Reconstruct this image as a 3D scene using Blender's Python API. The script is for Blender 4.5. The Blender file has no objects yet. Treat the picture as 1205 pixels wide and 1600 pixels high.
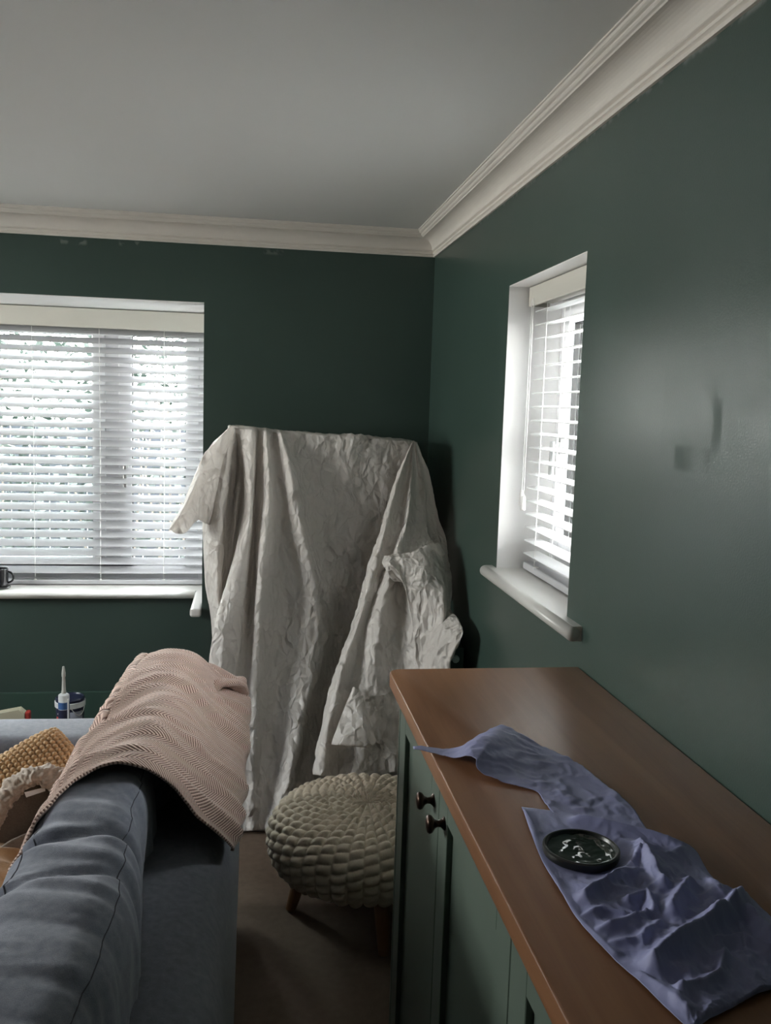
import bpy, bmesh, math, random
from mathutils import Vector, Matrix, noise
random.seed(7)
C = bpy.context.scene.collection
PI = math.pi

# ------------------------------------------------------------------ camera
W, Hh, FPX = 1205, 1600, 1399.4
CAM = Vector((0, 0, 1.6))
RM = (Matrix.Rotation(-.1503, 3, 'Z') @ Matrix.Rotation(1.4527, 3, 'X') @ Matrix.Rotation(.0318, 3, 'Z'))
cd = bpy.data.cameras.new('camera'); cam = bpy.data.objects.new('camera', cd); C.objects.link(cam)
cd.sensor_fit = 'VERTICAL'; cd.sensor_height = 36; cd.lens = FPX * 36 / 1600
cd.clip_start = .02
cam.matrix_world = Matrix.Translation(CAM) @ RM.to_4x4()
bpy.context.scene.camera = cam

# ------------------------------------------------------------------ sky, exposure
wd = bpy.data.worlds.new('sky'); bpy.context.scene.world = wd; wd.use_nodes = True
wn = wd.node_tree.nodes; wl = wd.node_tree.links
bg = wn['Background']
tc = wn.new('ShaderNodeTexCoord'); sx = wn.new('ShaderNodeSeparateXYZ'); rp = wn.new('ShaderNodeValToRGB')
wl.new(tc.outputs['Generated'], sx.inputs[0]); wl.new(sx.outputs['Z'], rp.inputs[0])
rp.color_ramp.elements[0].position = 0; rp.color_ramp.elements[0].color = (1, .965, .93, 1)
rp.color_ramp.elements[1].position = 1; rp.color_ramp.elements[1].color = (.84, .90, 1, 1)
wl.new(rp.outputs[0], bg.inputs[0]); bg.inputs[1].default_value = 17
vs = bpy.context.scene.view_settings
vs.view_transform = 'Standard'; vs.look = 'None'; vs.gamma = 1; vs.use_curve_mapping = False
vs.exposure = 1.5

XLP = -3.4
def portal(loc, rot, sx_, sy_):
    l = bpy.data.lights.new('sky_portal', 'AREA'); l.shape = 'RECTANGLE'; l.size = sx_; l.size_y = sy_
    l.cycles.is_portal = True
    o = bpy.data.objects.new('sky_portal', l); C.objects.link(o); o.location = loc; o.rotation_euler = rot
portal((-1.4, 4.62, 1.35), (-PI/2, 0, 0), 2.4, 1.35)
portal((XLP-.26, 2.7, 1.67), (0, -PI/2, 0), .85, 1.6)
portal((1.12, 2.395, 1.54), (0, PI/2, 0), .9, .68)

# ------------------------------------------------------------------ helpers
def bp(u, v, ax, val):
    d = RM @ Vector(((u-602.5)/FPX, -(v-800)/FPX, -1))
    i = 'xyz'.index(ax); t = (val-CAM[i])/d[i]
    return CAM + d*t

def mat(name, col, rough=.6, metal=0, spec=.5, bump=None, var=None, sheen=0, coat=0, trans=0, extra=None):
    m = bpy.data.materials.new(name); m.use_nodes = True
    n = m.node_tree.nodes; l = m.node_tree.links; b = n['Principled BSDF']
    b.inputs['Base Color'].default_value = (*col, 1); b.inputs['Roughness'].default_value = rough
    b.inputs['Metallic'].default_value = metal; b.inputs['Specular IOR Level'].default_value = spec
    if sheen: b.inputs['Sheen Weight'].default_value = sheen
    if coat: b.inputs['Coat Weight'].default_value = coat
    t = n.new('ShaderNodeTexCoord')
    if var:   # (scale, amount)
        nz = n.new('ShaderNodeTexNoise'); nz.inputs['Scale'].default_value = var[0]; nz.inputs['Detail'].default_value = 5
        l.new(t.outputs['Object'], nz.inputs['Vector'])
        mx = n.new('ShaderNodeMix'); mx.data_type = 'RGBA'
        a = var[1]
        mx.inputs[6].default_value = (*[c*(1-a) for c in col], 1); mx.inputs[7].default_value = (*[min(1, c*(1+a)) for c in col], 1)
        l.new(nz.outputs['Fac'], mx.inputs[0]); l.new(mx.outputs[2], b.inputs['Base Color'])
    if bump:  # (scale, strength, distance)
        nz = n.new('ShaderNodeTexNoise'); nz.inputs['Scale'].default_value = bump[0]; nz.inputs['Detail'].default_value = 4
        l.new(t.outputs['Object'], nz.inputs['Vector'])
        bm_ = n.new('ShaderNodeBump'); bm_.inputs['Strength'].default_value = bump[1]; bm_.inputs['Distance'].default_value = bump[2]
        l.new(nz.outputs['Fac'], bm_.inputs['Height']); l.new(bm_.outputs[0], b.inputs['Normal'])
    if trans:
        tr = n.new('ShaderNodeBsdfTranslucent'); tr.inputs[0].default_value = (*col, 1)
        ms = n.new('ShaderNodeMixShader'); ms.inputs[0].default_value = trans
        l.new(b.outputs[0], ms.inputs[1]); l.new(tr.outputs[0], ms.inputs[2]); l.new(ms.outputs[0], n['Material Output'].inputs[0])
    return m

def link(name, me, m=None, parent=None, smooth=False):
    if m is not None:
        me.materials.clear(); me.materials.append(m)
    if smooth:
        for p in me.polygons: p.use_smooth = True
    o = bpy.data.objects.new(name, me); C.objects.link(o)
    if parent is not None:
        o.parent = parent; o.matrix_parent_inverse = Matrix.Identity(4)
        par = parent
        base = Vector((0, 0, 0))
        o.location = -wloc(parent)
    return o
def wloc(o):
    return Vector(o.get('_w', (0, 0, 0)))
def empty(name, loc=(0, 0, 0)):
    o = bpy.data.objects.new(name, None); C.objects.link(o); o.location = loc; o['_w'] = list(loc)
    o.empty_display_size = .05
    return o
# parts are modelled in world coordinates; link() offsets them by their parent's location
def tag(o, label=None, cat=None, group=None, kind=None):
    if label: o['label'] = label
    if cat: o['category'] = cat
    if group: o['group'] = group
    if kind: o['kind'] = kind
    return o

class MB:
    def __init__(s): s.bm = bmesh.new()
    def box(s, a, b, bev=0, seg=2):
        g = bmesh.ops.create_cube(s.bm, size=1)['verts']
        a, b = Vector(a), Vector(b); c = (a+b)/2; d = b-a
        for v in g: v.co = Vector((v.co.x*d.x+c.x, v.co.y*d.y+c.y, v.co.z*d.z+c.z))
        if bev:
            es = list({e for v in g for e in v.link_edges})
            bmesh.ops.bevel(s.bm, geom=es, offset=bev, segments=seg, profile=.5, affect='EDGES')
        return s
    def lathe(s, prof, c, n=32, axis='z', scale=(1, 1)):
        rings = []
        for r, h in prof:
            ring = []
            for k in range(n):
                a = 2*PI*k/n; x, y = r*math.cos(a)*scale[0], r*math.sin(a)*scale[1]
                p = {'z': (x, y, h), 'x': (h, x, y), 'y': (x, h, y)}[axis]
                ring.append(s.bm.verts.new(Vector(c)+Vector(p)))
            rings.append(ring)
        for a, b in zip(rings, rings[1:]):
            for k in range(n): s.bm.faces.new((a[k], a[(k+1) % n], b[(k+1) % n], b[k]))
        if prof[0][0] > 1e-5: s.bm.faces.new(rings[0][::-1])
        if prof[-1][0] > 1e-5: s.bm.faces.new(rings[-1])
        return s
    def tube(s, pts, r, n=8, closed=False):
        pts = [Vector(p) for p in pts]; rings = []
        rr = r if isinstance(r, (list, tuple)) else [r]*len(pts)
        for i, p in enumerate(pts):
            if closed: t = pts[(i+1) % len(pts)]-pts[i-1]
            else: t = pts[min(i+1, len(pts)-1)]-pts[max(i-1, 0)]
            t.normalize(); up = Vector((0, 0, 1)) if abs(t.z) < .9 else Vector((0, 1, 0))
            a = t.cross(up).normalized(); b = t.cross(a)
            rings.append([s.bm.verts.new(p+(a*math.cos(2*PI*k/n)+b*math.sin(2*PI*k/n))*rr[i]) for k in range(n)])
        pr = list(zip(rings, rings[1:]))
        if closed: pr.append((rings[-1], rings[0]))
        for a, b in pr:
            for k in range(n): s.bm.faces.new((a[k], a[(k+1) % n], b[(k+1) % n], b[k]))
        if not closed: s.bm.faces.new(rings[0][::-1]); s.bm.faces.new(rings[-1])
        return s
    def prism(s, poly, d):   # poly: list of 3d points, extruded by vector d
        a = [s.bm.verts.new(Vector(p)) for p in poly]; b = [s.bm.verts.new(Vector(p)+Vector(d)) for p in poly]
        s.bm.faces.new(a); s.bm.faces.new(b[::-1]); n = len(a)
        for k in range(n): s.bm.faces.new((a[k], b[k], b[(k+1) % n], a[(k+1) % n]))
        return s
    def me(s, name):
        bmesh.ops.remove_doubles(s.bm, verts=s.bm.verts, dist=1e-6)
        bmesh.ops.recalc_face_normals(s.bm, faces=s.bm.faces)
        m = bpy.data.meshes.new(name); s.bm.to_mesh(m); s.bm.free(); return m
    def build(s, name, m, parent=None, smooth=False, kind=None):
        me = s.me(name)
        if smooth:
            for p in me.polygons: p.use_smooth = True
            try: me.set_sharp_from_angle(angle=math.radians(38))
            except Exception: pass
        o = link(name, me, m, parent)
        if kind: o['kind'] = kind
        return o

def cr(P, t):      # Catmull-Rom through list of Vectors / floats, t in 0..len-1
    i = min(int(t), len(P)-2); f = t-i
    p1, p2 = P[i], P[i+1]; p0 = P[i-1] if i > 0 else p1*2-p2; p3 = P[i+2] if i+2 < len(P) else p2*2-p1
    return (p1*2 + (p2-p0)*f + (p0*2-p1*5+p2*4-p3)*f*f + (p1*3-p0-p2*3+p3)*f*f*f)*.5

def grid_mesh(name, G, uvs=None, smooth=True):
    R_, K = len(G), len(G[0])
    V = [tuple(p) for r in G for p in r]
    F = [(r*K+k, r*K+k+1, (r+1)*K+k+1, (r+1)*K+k) for r in range(R_-1) for k in range(K-1)]
    me = bpy.data.meshes.new(name); me.from_pydata(V, [], F)
    if uvs:
        ul = me.uv_layers.new(name='UVMap'); fl = [q for r in uvs for q in r]
        for p in me.polygons:
            for li in p.loop_indices: ul.data[li].uv = fl[me.loops[li].vertex_index]
    if smooth:
        me.polygons.foreach_set('use_smooth', [True]*len(me.polygons))
    me.update(); return me
def displace(G, fn):    # move every grid point along its normal by fn(p, r, k)
    R_, K = len(G), len(G[0]); out = []
    for r in range(R_):
        row = []
        for k in range(K):
            du = G[r][min(k+1, K-1)]-G[r][max(k-1, 0)]; dv = G[min(r+1, R_-1)][k]-G[max(r-1, 0)][k]
            n = du.cross(dv)
            if n.length > 1e-12: n.normalize()
            row.append(G[r][k]+n*fn(G[r][k], r/(R_-1), k/(K-1)))
        out.append(row)
    return out
def solid(o, th, off=0):
    m = o.modifiers.new('thickness', 'SOLIDIFY'); m.thickness = th; m.offset = off; return o
def fbm(p, s=1, oct_=4):
    return noise.fractal(Vector(p)*s, 1.0, 2.0, oct_)
def ridged(p, s=1):
    q = Vector(p)*s; v = 0; a = 1
    for _ in range(3):
        v += a*(1-abs(noise.noise(q))*2.2); q = q*2.03+Vector((3.1, 1.7, 5.2)); a *= .5
    return v/1.75

# ------------------------------------------------------------------ materials
def wall_material(name, base, patches=False):
    m = mat(name, base, rough=.42, spec=.75 if patches else .5)
    n = m.node_tree.nodes; l = m.node_tree.links; b = n['Principled BSDF']
    t = n.new('ShaderNodeTexCoord')
    nz = n.new('ShaderNodeTexNoise'); nz.inputs['Scale'].default_value = 2.2; nz.inputs['Detail'].default_value = 6
    mp = n.new('ShaderNodeMapping'); mp.inputs['Scale'].default_value = (1, 1.6, .6)
    l.new(t.outputs['Object'], mp.inputs[0]); l.new(mp.outputs[0], nz.inputs['Vector'])
    r = n.new('ShaderNodeMapRange'); r.inputs[3].default_value = (.27 if patches else .42); r.inputs[4].default_value = (.36 if patches else .52)
    l.new(nz.outputs['Fac'], r.inputs[0])
    last = r.outputs[0]
    mx = n.new('ShaderNodeMix'); mx.data_type = 'RGBA'
    mx.inputs[6].default_value = (*[c*.88 for c in base], 1); mx.inputs[7].default_value = (*[c*1.12 for c in base], 1)
    l.new(nz.outputs['Fac'], mx.inputs[0]); col = mx.outputs[2]
    sp = n.new('ShaderNodeSeparateXYZ'); l.new(t.outputs['Object'], sp.inputs[0])
    def band(out, lo, hi, soft):
        a = n.new('ShaderNodeMapRange'); a.interpolation_type = 'SMOOTHSTEP'; a.inputs[1].default_value = lo-soft; a.inputs[2].default_value = lo+soft
        c = n.new('ShaderNodeMapRange'); c.interpolation_type = 'SMOOTHSTEP'; c.inputs[1].default_value = hi+soft; c.inputs[2].default_value = hi-soft
        l.new(out, a.inputs[0]); l.new(out, c.inputs[0])
        k = n.new('ShaderNodeMath'); k.operation = 'MULTIPLY'; l.new(a.outputs[0], k.inputs[0]); l.new(c.outputs[0], k.inputs[1]); return k.outputs[0]
    def rect(out1, a, out2, b_, amt, kind, colr=None):
        nonlocal last, col
        k = n.new('ShaderNodeMath'); k.operation = 'MULTIPLY'
        l.new(band(out1, *a, .006), k.inputs[0]); l.new(band(out2, *b_, .006), k.inputs[1])
        wob = n.new('ShaderNodeTexNoise'); wob.inputs['Scale'].default_value = 30 if colr else 9
        l.new(t.outputs['Object'], wob.inputs['Vector'])
        q = n.new('ShaderNodeMapRange'); q.inputs[1].default_value = .5 if colr else .3; q.inputs[2].default_value = .6
        l.new(wob.outputs['Fac'], q.inputs[0])
        k2 = n.new('ShaderNodeMath'); k2.operation = 'MULTIPLY'; l.new(k.outputs[0], k2.inputs[0]); l.new(q.outputs[0], k2.inputs[1])
        k3 = n.new('ShaderNodeMath'); k3.operation = 'MULTIPLY'; k3.inputs[1].default_value = amt; l.new(k2.outputs[0], k3.inputs[0])
        if colr:
            x = n.new('ShaderNodeMix'); x.data_type = 'RGBA'; x.inputs[7].default_value = (*colr, 1)
            l.new(k3.outputs[0], x.inputs[0]); l.new(col, x.inputs[6]); col = x.outputs[2]
        else:
            s_ = n.new('ShaderNodeMath'); s_.operation = 'ADD'; l.new(last, s_.inputs[0]); l.new(k3.outputs[0], s_.inputs[1]); last = s_.outputs[0]
    pale = (.35, .36, .34)
    if patches:
        rect(sp.outputs['Y'], (1.43, 1.56), sp.outputs['Z'], (1.50, 1.545), .25, 'r')
        rect(sp.outputs['Y'], (1.40, 1.43), sp.outputs['Z'], (1.54, 1.63), .18, 'r')
        rect(sp.outputs['Y'], (1.2, 1.62), sp.outputs['Z'], (1.50, 1.72), .05, 'r')
        rect(sp.outputs['Y'], (1.19, 1.25), sp.outputs['Z'], (2.222, 2.24), .8, 'c', pale)
        rect(sp.outputs['Y'], (1.3, 3.2), sp.outputs['Z'], (2.236, 2.245), .5, 'c', pale)
    else:
        rect(sp.outputs['X'], (-.80, -.68), sp.outputs['Z'], (2.215, 2.232), .35, 'c', pale)
        rect(sp.outputs['X'], (-.55, -.47), sp.outputs['Z'], (2.22, 2.24), .3, 'c', pale)
        rect(sp.outputs['X'], (.04, .12), sp.outputs['Z'], (2.218, 2.236), .25, 'c', pale)
    l.new(last, b.inputs['Roughness']); l.new(col, b.inputs['Base Color'])
    nz2 = n.new('ShaderNodeTexNoise'); nz2.inputs['Scale'].default_value = 260; l.new(t.outputs['Object'], nz2.inputs['Vector'])
    bu = n.new('ShaderNodeBump'); bu.inputs['Strength'].default_value = .12; bu.inputs['Distance'].default_value = .002
    l.new(nz2.outputs['Fac'], bu.inputs['Height']); l.new(bu.outputs[0], b.inputs['Normal'])
    return m
GREEN = (.039, .067, .056)
M = {}
M['wall'] = wall_material('green_wall_paint', GREEN)
M['wall_r'] = wall_material('green_wall_paint_patchy', GREEN, True)
M['ceiling'] = mat('ceiling_white', (.82, .82, .80), .85, bump=(180, .1, .001))
M['cornice'] = mat('cornice_white', (.74, .69, .63), .6, var=(9, .06), bump=(60, .15, .002))
M['white'] = mat('white_gloss_paint', (.66, .65, .62), .3)
M['reveal'] = mat('white_matt_paint', (.86, .85, .84), .7, bump=(150, .08, .001))
M['upvc'] = mat('upvc_white', (.88, .88, .9), .25)
M['gasket'] = mat('black_gasket', (.02, .02, .02), .6)
M['metal'] = mat('satin_metal', (.6, .6, .6), .3, 1)
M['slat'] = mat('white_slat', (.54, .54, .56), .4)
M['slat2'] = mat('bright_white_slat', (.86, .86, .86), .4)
M['valance'] = mat('cream_valance', (.62, .60, .54), .4)
M['cord'] = mat('white_cord', (.85, .84, .82), .7)
M['carpet'] = mat('brown_carpet', (.15, .105, .075), .95, var=(40, .25), bump=(500, .6, .004))
M['skirting'] = mat('green_skirting_paint', (.05, .092, .074), .35)
M['mugblack'] = mat('black_ceramic', (.012, .012, .014), .25)
M['ground'] = mat('pale_paving', (.16, .165, .16), .9, var=(3, .2))
M['leaf'] = mat('hedge_leaf', (.022, .032, .026), .45, var=(6, .6), trans=.2)
M['bark'] = mat('twig_bark', (.12, .1, .08), .8)
M['fence'] = mat('sky_block_grey', (.035, .04, .05), .8, var=(8, .2))

def glass_mat():
    m = bpy.data.materials.new('window_glass'); m.use_nodes = True
    n = m.node_tree.nodes; l = m.node_tree.links; n.remove(n['Principled BSDF'])
    t = n.new('ShaderNodeBsdfTransparent'); t.inputs[0].default_value = (.96, .98, .97, 1)
    g = n.new('ShaderNodeBsdfGlossy'); g.inputs['Roughness'].default_value = .02
    f = n.new('ShaderNodeFresnel'); f.inputs[0].default_value = 1.35
    x = n.new('ShaderNodeMixShader'); l.new(f.outputs[0], x.inputs[0]); l.new(t.outputs[0], x.inputs[1]); l.new(g.outputs[0], x.inputs[2])
    l.new(x.outputs[0], n['Material Output'].inputs[0]); return m
M['glass'] = glass_mat()

# ------------------------------------------------------------------ room shell
XR, XL, YB, YF, ZC = .773, -3.4, 3.908, -1.5, 2.34
BX, BL, BY, BW = -.206, -2.75, 4.30, 4.56       # bay: right cheek, left cheek, low wall face, outer face
BZ0, BZ1 = .70, 2.006
WY0, WY1, WZ0, WZ1 = 2.069, 2.72, 1.10, 1.976    # right window opening

def struct(name, mb, m):
    return mb.build(name, m, kind='structure')
struct('floor', MB().box((XL-.2, YF-.2, -.1), (XR+.35, BW+.1, 0)), M['carpet'])
struct('ceiling', MB().box((XL-.2, YF-.2, ZC), (XR+.35, BW+.1, ZC+.12)), M['ceiling'])
wb = MB()
wb.box((BX, YB, 0), (XR+.33, BW+.05, ZC))
wb.box((XL-.2, YB, 0), (BL, BW+.05, ZC))
wb.box((BL, YB, BZ1), (BX, YB+.10, ZC))
wb = MB()
# right pier is hollow where the bay's side window sits
wb.box((BX, YB, 0), (XR+.33, YB+.09, ZC)); wb.box((BX, YB+.09, 0), (BX+.12, BW+.05, BZ0-.04)); wb.box((BX, YB+.09, BZ1), (BX+.12, BW+.05, ZC))
wb.box((BX, BW-.05, BZ0-.04), (BX+.12, BW+.05, BZ1))
wb.box((XL-.2, YB, 0), (BL, BW+.05, ZC)); wb.box((BL, YB, BZ1), (BX, YB+.10, ZC)); wb.box((BL, BY, 0), (BX, BW, BZ0-.04))
struct('wall_back', wb, M['wall'])
wr = MB()
wr.box((XR, YF-.2, 0), (XR+.3, WY0, ZC)); wr.box((XR, WY1, 0), (XR+.3, YB, ZC))
wr.box((XR, WY0, 0), (XR+.3, WY1, WZ0-.035)); wr.box((XR, WY0, WZ1), (XR+.3, WY1, ZC))
struct('wall_right', wr, M['wall_r'])
LY0, LY1, LZ0, LZ1 = 1.9, 3.5, 1.25, 2.1           # added, unseen window in the left wall, there to brighten the room
struct('wall_left', MB().box((XL-.2, YF-.2, 0), (XL, LY0, ZC)).box((XL-.2, LY1, 0), (XL, YB, ZC)).box((XL-.2, LY0, 0), (XL, LY1, LZ0)).box((XL-.2, LY0, LZ1), (XL, LY1, ZC)), M['wall'])
wf = MB()
wf.box((XL, YF-.2, 0), (XR, YF, ZC))
struct('wall_front', wf, M['wall'])
struct('trim_1', MB().box((BL, YB+.1, BZ1), (BX, BW, BZ1+.05)).box((BL, YB+.0005, BZ1-.003), (BX, YB+.1, BZ1)), M['reveal'])   # bay soffit
sk = MB()
sk.box((BL, BY-.016, 0), (BX, BY, .205), .004); struct('baseboard_bay', sk, M['skirting'])
struct('baseboard_back', MB().box((BX, YB-.016, 0), (XR, YB, .205), .004), M['skirting'])
struct('baseboard_right', MB().box((XR-.016, YF, 0), (XR, YB-.016, .205), .004), M['skirting'])
struct('baseboard_left', MB().box((XL, YF, 0), (XL+.016, YB, .205), .004), M['skirting'])

# cornice: moulded profile mitred round the room
prof = [(0, 2.243), (.007, 2.243), (.009, 2.249), (.006, 2.252), (.012, 2.256), (.012, 2.262), (.009, 2.265), (.015, 2.268)]
for k in range(0, 11):
    a = k/10*PI/2
    prof.append((.017+.05*(1-math.cos(a)), 2.270+.042*math.sin(a)))
prof += [(.070, 2.312), (.071, 2.316), (.076, 2.318), (.079, 2.3215), (.079, 2.3255), (.084, 2.327), (.088, 2.330), (.090, 2.335), (.094, 2.336), (.094, ZC), (0, ZC)]
def cornice(name, A, B, inn, ma, mb_):
    d = (Vector(B)-Vector(A)).normalized(); inn = Vector(inn); m_ = MB(); ra, rb = [], []
    for p, z in prof:
        ra.append(m_.bm.verts.new(Vector((A[0], A[1], 0))+inn*p+d*(p*ma)+Vector((0, 0, z))))
        rb.append(m_.bm.verts.new(Vector((B[0], B[1], 0))+inn*p-d*(p*mb_)+Vector((0, 0, z))))
    n_ = len(prof)
    for k in range(n_): m_.bm.faces.new((ra[k], ra[(k+1) % n_], rb[(k+1) % n_], rb[k]))
    m_.bm.faces.new(ra[::-1]); m_.bm.faces.new(rb)
    return struct(name, m_, M['cornice'])
cornice('trim_2', (XL, YB, 0), (XR, YB, 0), (0, -1, 0), 1, 1)
cornice('trim_3', (XR, YB, 0), (XR, YF, 0), (-1, 0, 0), 1, 1)
cornice('trim_4', (XL, YF, 0), (XL, YB, 0), (1, 0, 0), 1, 1)

# ------------------------------------------------------------------ windows
def frame_rect(m_, y, x0, x1, z0, z1, w, d, bev=.006):
    """upright picture-frame in the XZ plane at depth y..y+d"""
    m_.box((x0, y, z0), (x0+w, y+d, z1), bev); m_.box((x1-w, y, z0), (x1, y+d, z1), bev)
    m_.box((x0+w, y, z0), (x1-w, y+d, z0+w), bev); m_.box((x0+w, y, z1-w), (x1-w, y+d, z1), bev)
def spin(me, mtx): me.transform(mtx); return me
def window_unit(win, x0, x1, z0, z1, y, mullions, mtx, handles=()):
    """uPVC window in the XZ plane, face at y; all of it parented to win"""
    m_ = MB(); frame_rect(m_, y, x0, x1, z0, z1, .055, .07)
    for c in mullions: m_.box((c-.035, y, z0+.05), (c+.035, y+.07, z1-.05), .006)
    link('outer_frame', spin(m_.me('outer_frame'), mtx), M['upvc'], win)
    edges = [x0+.05]+[e for c in mullions for e in (c-.03, c+.03)]+[x1-.05]
    for i in range(0, len(edges), 2):
        a, b = edges[i], edges[i+1]
        s = MB(); frame_rect(s, y-.012, a, b, z0+.05, z1-.05, .062, .06)
        link('sash', spin(s.me('sash'), mtx), M['upvc'], win)
        g = MB(); frame_rect(g, y+.006, a+.06, b-.06, z0+.11, z1-.11, .006, .014, 0)
        link('gasket', spin(g.me('gasket'), mtx), M['gasket'], win)
        g = MB().box((a+.062, y+.018, z0+.112), (b-.062, y+.022, z1-.112))
        link('pane', spin(g.me('pane'), mtx), M['glass'], win)
    for hx, hz, sgn in handles:
        h = MB().box((hx-.012, y-.03, hz-.03), (hx+.012, y-.012, hz+.03), .005)
        h.box((hx-.008, y-.05, hz-.008), (hx+.008, y-.028, hz+.008), .003)
        h.box((hx-.009, y-.058, hz-.11), (hx+.009, y-.044, hz+.01), .005)
        link('handle', spin(h.me('handle'), mtx), M['metal'], win)

def slat_mesh(x0, x1, w, mtx, tilt):
    """slightly crowned timber slat, centred on z=0,y=0, room side is -y"""
    n_ = 6; up, dn = [], []
    for k in range(n_+1):
        s = -w/2+w*k/n_; c = .0022*(1-(2*s/w)**2)
        up.append((s, c+.0014)); dn.append((s, c-.0014))
    sec = up+dn[::-1]; ca, sa = math.cos(tilt), math.sin(tilt)
    m_ = MB(); m_.prism([(x0, s*ca+c*sa, -s*sa+c*ca) for s, c in sec], (x1-x0, 0, 0))
    return spin(m_.me('slat'), mtx)

def blind(name, label, loc, x0, x1, ztop, zbot, y, pitch, tilt, w, cords, mtx, val_h, tassels=(), sm='slat'):
    root = empty(name, loc); tag(root, label, 'blind')
    v = MB().box((x0, y-.045, ztop-val_h), (x1, y-.033, ztop-.004), .003)
    v.box((x0, y-.033, ztop-val_h), (x0+.012, y+.02, ztop-.004), .001)
    link('valance', spin(v.me('valance'), mtx), M['valance'], root)
    link('headrail', spin(MB().box((x0+.015, y-.028, ztop-.05), (x1-.005, y+.028, ztop-.002), .002).me('headrail'), mtx), M['valance'], root)
    base = slat_mesh(x0+.012, x1-.008, w, mtx, tilt)
    for p in base.polygons: p.use_smooth = False
    z = ztop-val_h-.012; first = None
    zz = []
    while z > zbot+.045:
        zz.append(z)
        z -= pitch
    for z in zz:
        o = link('slat', base, M[sm], root)
        o.location = o.location+(mtx.to_3x3() @ Vector((0, y, z)))
    link('bottom_rail', spin(MB().box((x0+.012, y-.026, zbot+.004), (x1-.008, y+.026, zbot+.026), .004).me('bottom_rail'), mtx), M['slat'], root)
    for c in cords:
        m_ = MB()
        for yy in (-w/2*math.cos(tilt)-.002, w/2*math.cos(tilt)+.002):
            m_.tube([(c, y+yy, ztop-val_h+.01), (c+.002, y+yy, (ztop+zbot)/2), (c, y+yy, zbot+.02)], .001, 5)
        link('ladder_cord', spin(m_.me('ladder_cord'), mtx), M['cord'], root)
        link('cord_plug', spin(MB().lathe([(.008, 0), (.008, .002), (.005, .004)], (c, y-.02, zbot+.026), 12).me('cord_plug'), mtx), M['cord'], root)
    for tx, tz in tassels:
        link('pull_cord', spin(MB().tube([(tx, y-.05, ztop-val_h+.02), (tx+.003, y-.052, (ztop+tz)/2), (tx, y-.052, tz+.04)], .0012, 5).me('pull_cord'), mtx), M['cord'], root)
        link('cord_tassel', spin(MB().lathe([(.003, .045), (.006, .042), (.008, .02), (.0085, .002), (.007, 0)], (tx, y-.052, tz), 12).me('cord_tassel'), mtx), M['cord'], root)
    return root
I4 = Matrix.Identity(4)
# bay window
win1 = empty('window_1', (-1.45, 4.47, BZ0)); win1['kind'] = 'structure'
WYB = 4.475
window_unit(win1, BL, BX, BZ0, BZ1, WYB, (-2.05, -.665, -1.36), I4, ((-.60, 1.27, 1),))
sl = MB()
def nosing_poly(y, z0, z1): pass
s1 = MB().box((BL, BY-.045, BZ0-.037), (BX, BW-.09, BZ0), 0)
link('window_sill', s1.me('window_sill'), M['white'], win1)
s2 = MB().tube([(BL, BY-.045, BZ0-.0185), (BX-.05, BY-.045, BZ0-.0185)], .0185, 16)
link('sill_nosing', s2.me('sill_nosing'), M['white'], win1, smooth=True)
s3 = MB().box((BX-.05, YB-.035, BZ0-.037), (BX-.001, BY-.03, BZ0), .012, 4).box((BX-.03, YB+.09, BZ0-.037), (BX+.1, BW-.06, BZ0-.001))
link('side_sill', s3.me('side_sill'), M['white'], win1)
# side light of the bay (its glass faces east)
side = Matrix.Translation((BX+.02, 0, 0)) @ Matrix.Rotation(-PI/2, 4, 'Z')
win3 = empty('window_3', (BX+.05, 4.2, BZ0)); win3['kind'] = 'structure'
window_unit(win3, -(BW-.06), -(YB+.09), BZ0, BZ1, .03, (), side)
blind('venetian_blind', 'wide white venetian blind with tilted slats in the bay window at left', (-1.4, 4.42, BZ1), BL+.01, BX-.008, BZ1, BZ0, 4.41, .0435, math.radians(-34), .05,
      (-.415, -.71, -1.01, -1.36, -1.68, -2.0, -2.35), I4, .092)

# right window
RW = Matrix.Rotation(-PI/2, 4, 'Z')     # local x -> -Y, local y -> +X
win2 = empty('window_2', (XR+.1, 2.4, WZ0)); win2['kind'] = 'structure'
window_unit(win2, -WY1, -WY0, WZ0, WZ1, XR+.17, (), RW, ((-2.59, 1.50, 1),))
rv = MB()
rv.box((XR+.0008, WY0-.0, WZ1-.002), (XR+.30, WY1, WZ1)).box((XR+.0008, WY1-.002, WZ0), (XR+.30, WY1, WZ1)).box((XR+.0008, WY0, WZ0), (XR+.30, WY0+.002, WZ1))
link('reveal', rv.me('reveal'), M['reveal'], win2)
s4 = MB().box((XR-.022, WY0-.105, WZ0-.036), (XR, WY1+.05, WZ0), .0).box((XR-.001, WY0, WZ0-.036), (XR+.2, WY1, WZ0), 0)
link('window_sill', s4.me('window_sill'), M['white'], win2)
s5 = MB().tube([(XR-.022, WY0-.105, WZ0-.018), (XR-.022, WY1+.05, WZ0-.018)], .018, 18)
link('sill_nosing', s5.me('sill_nosing'), M['white'], win2, smooth=True)
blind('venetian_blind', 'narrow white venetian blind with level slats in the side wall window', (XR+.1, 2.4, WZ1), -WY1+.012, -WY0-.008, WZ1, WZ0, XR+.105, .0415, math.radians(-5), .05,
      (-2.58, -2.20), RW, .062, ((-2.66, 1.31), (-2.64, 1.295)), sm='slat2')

LW = Matrix.Rotation(PI/2, 4, 'Z')
fill_win = empty('added_fill_window', (XL-.1, 2.7, LZ0)); fill_win['kind'] = 'structure'  # invented out-of-view window, lets extra sky light into the room
window_unit(fill_win, LY0, LY1, LZ0, LZ1, -XL+.08, (2.7,), LW)
link('window_sill', MB().box((XL-.19, LY0, LZ0-.03), (XL+.03, LY1, LZ0), .008).me('window_sill'), M['white'], fill_win)

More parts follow.
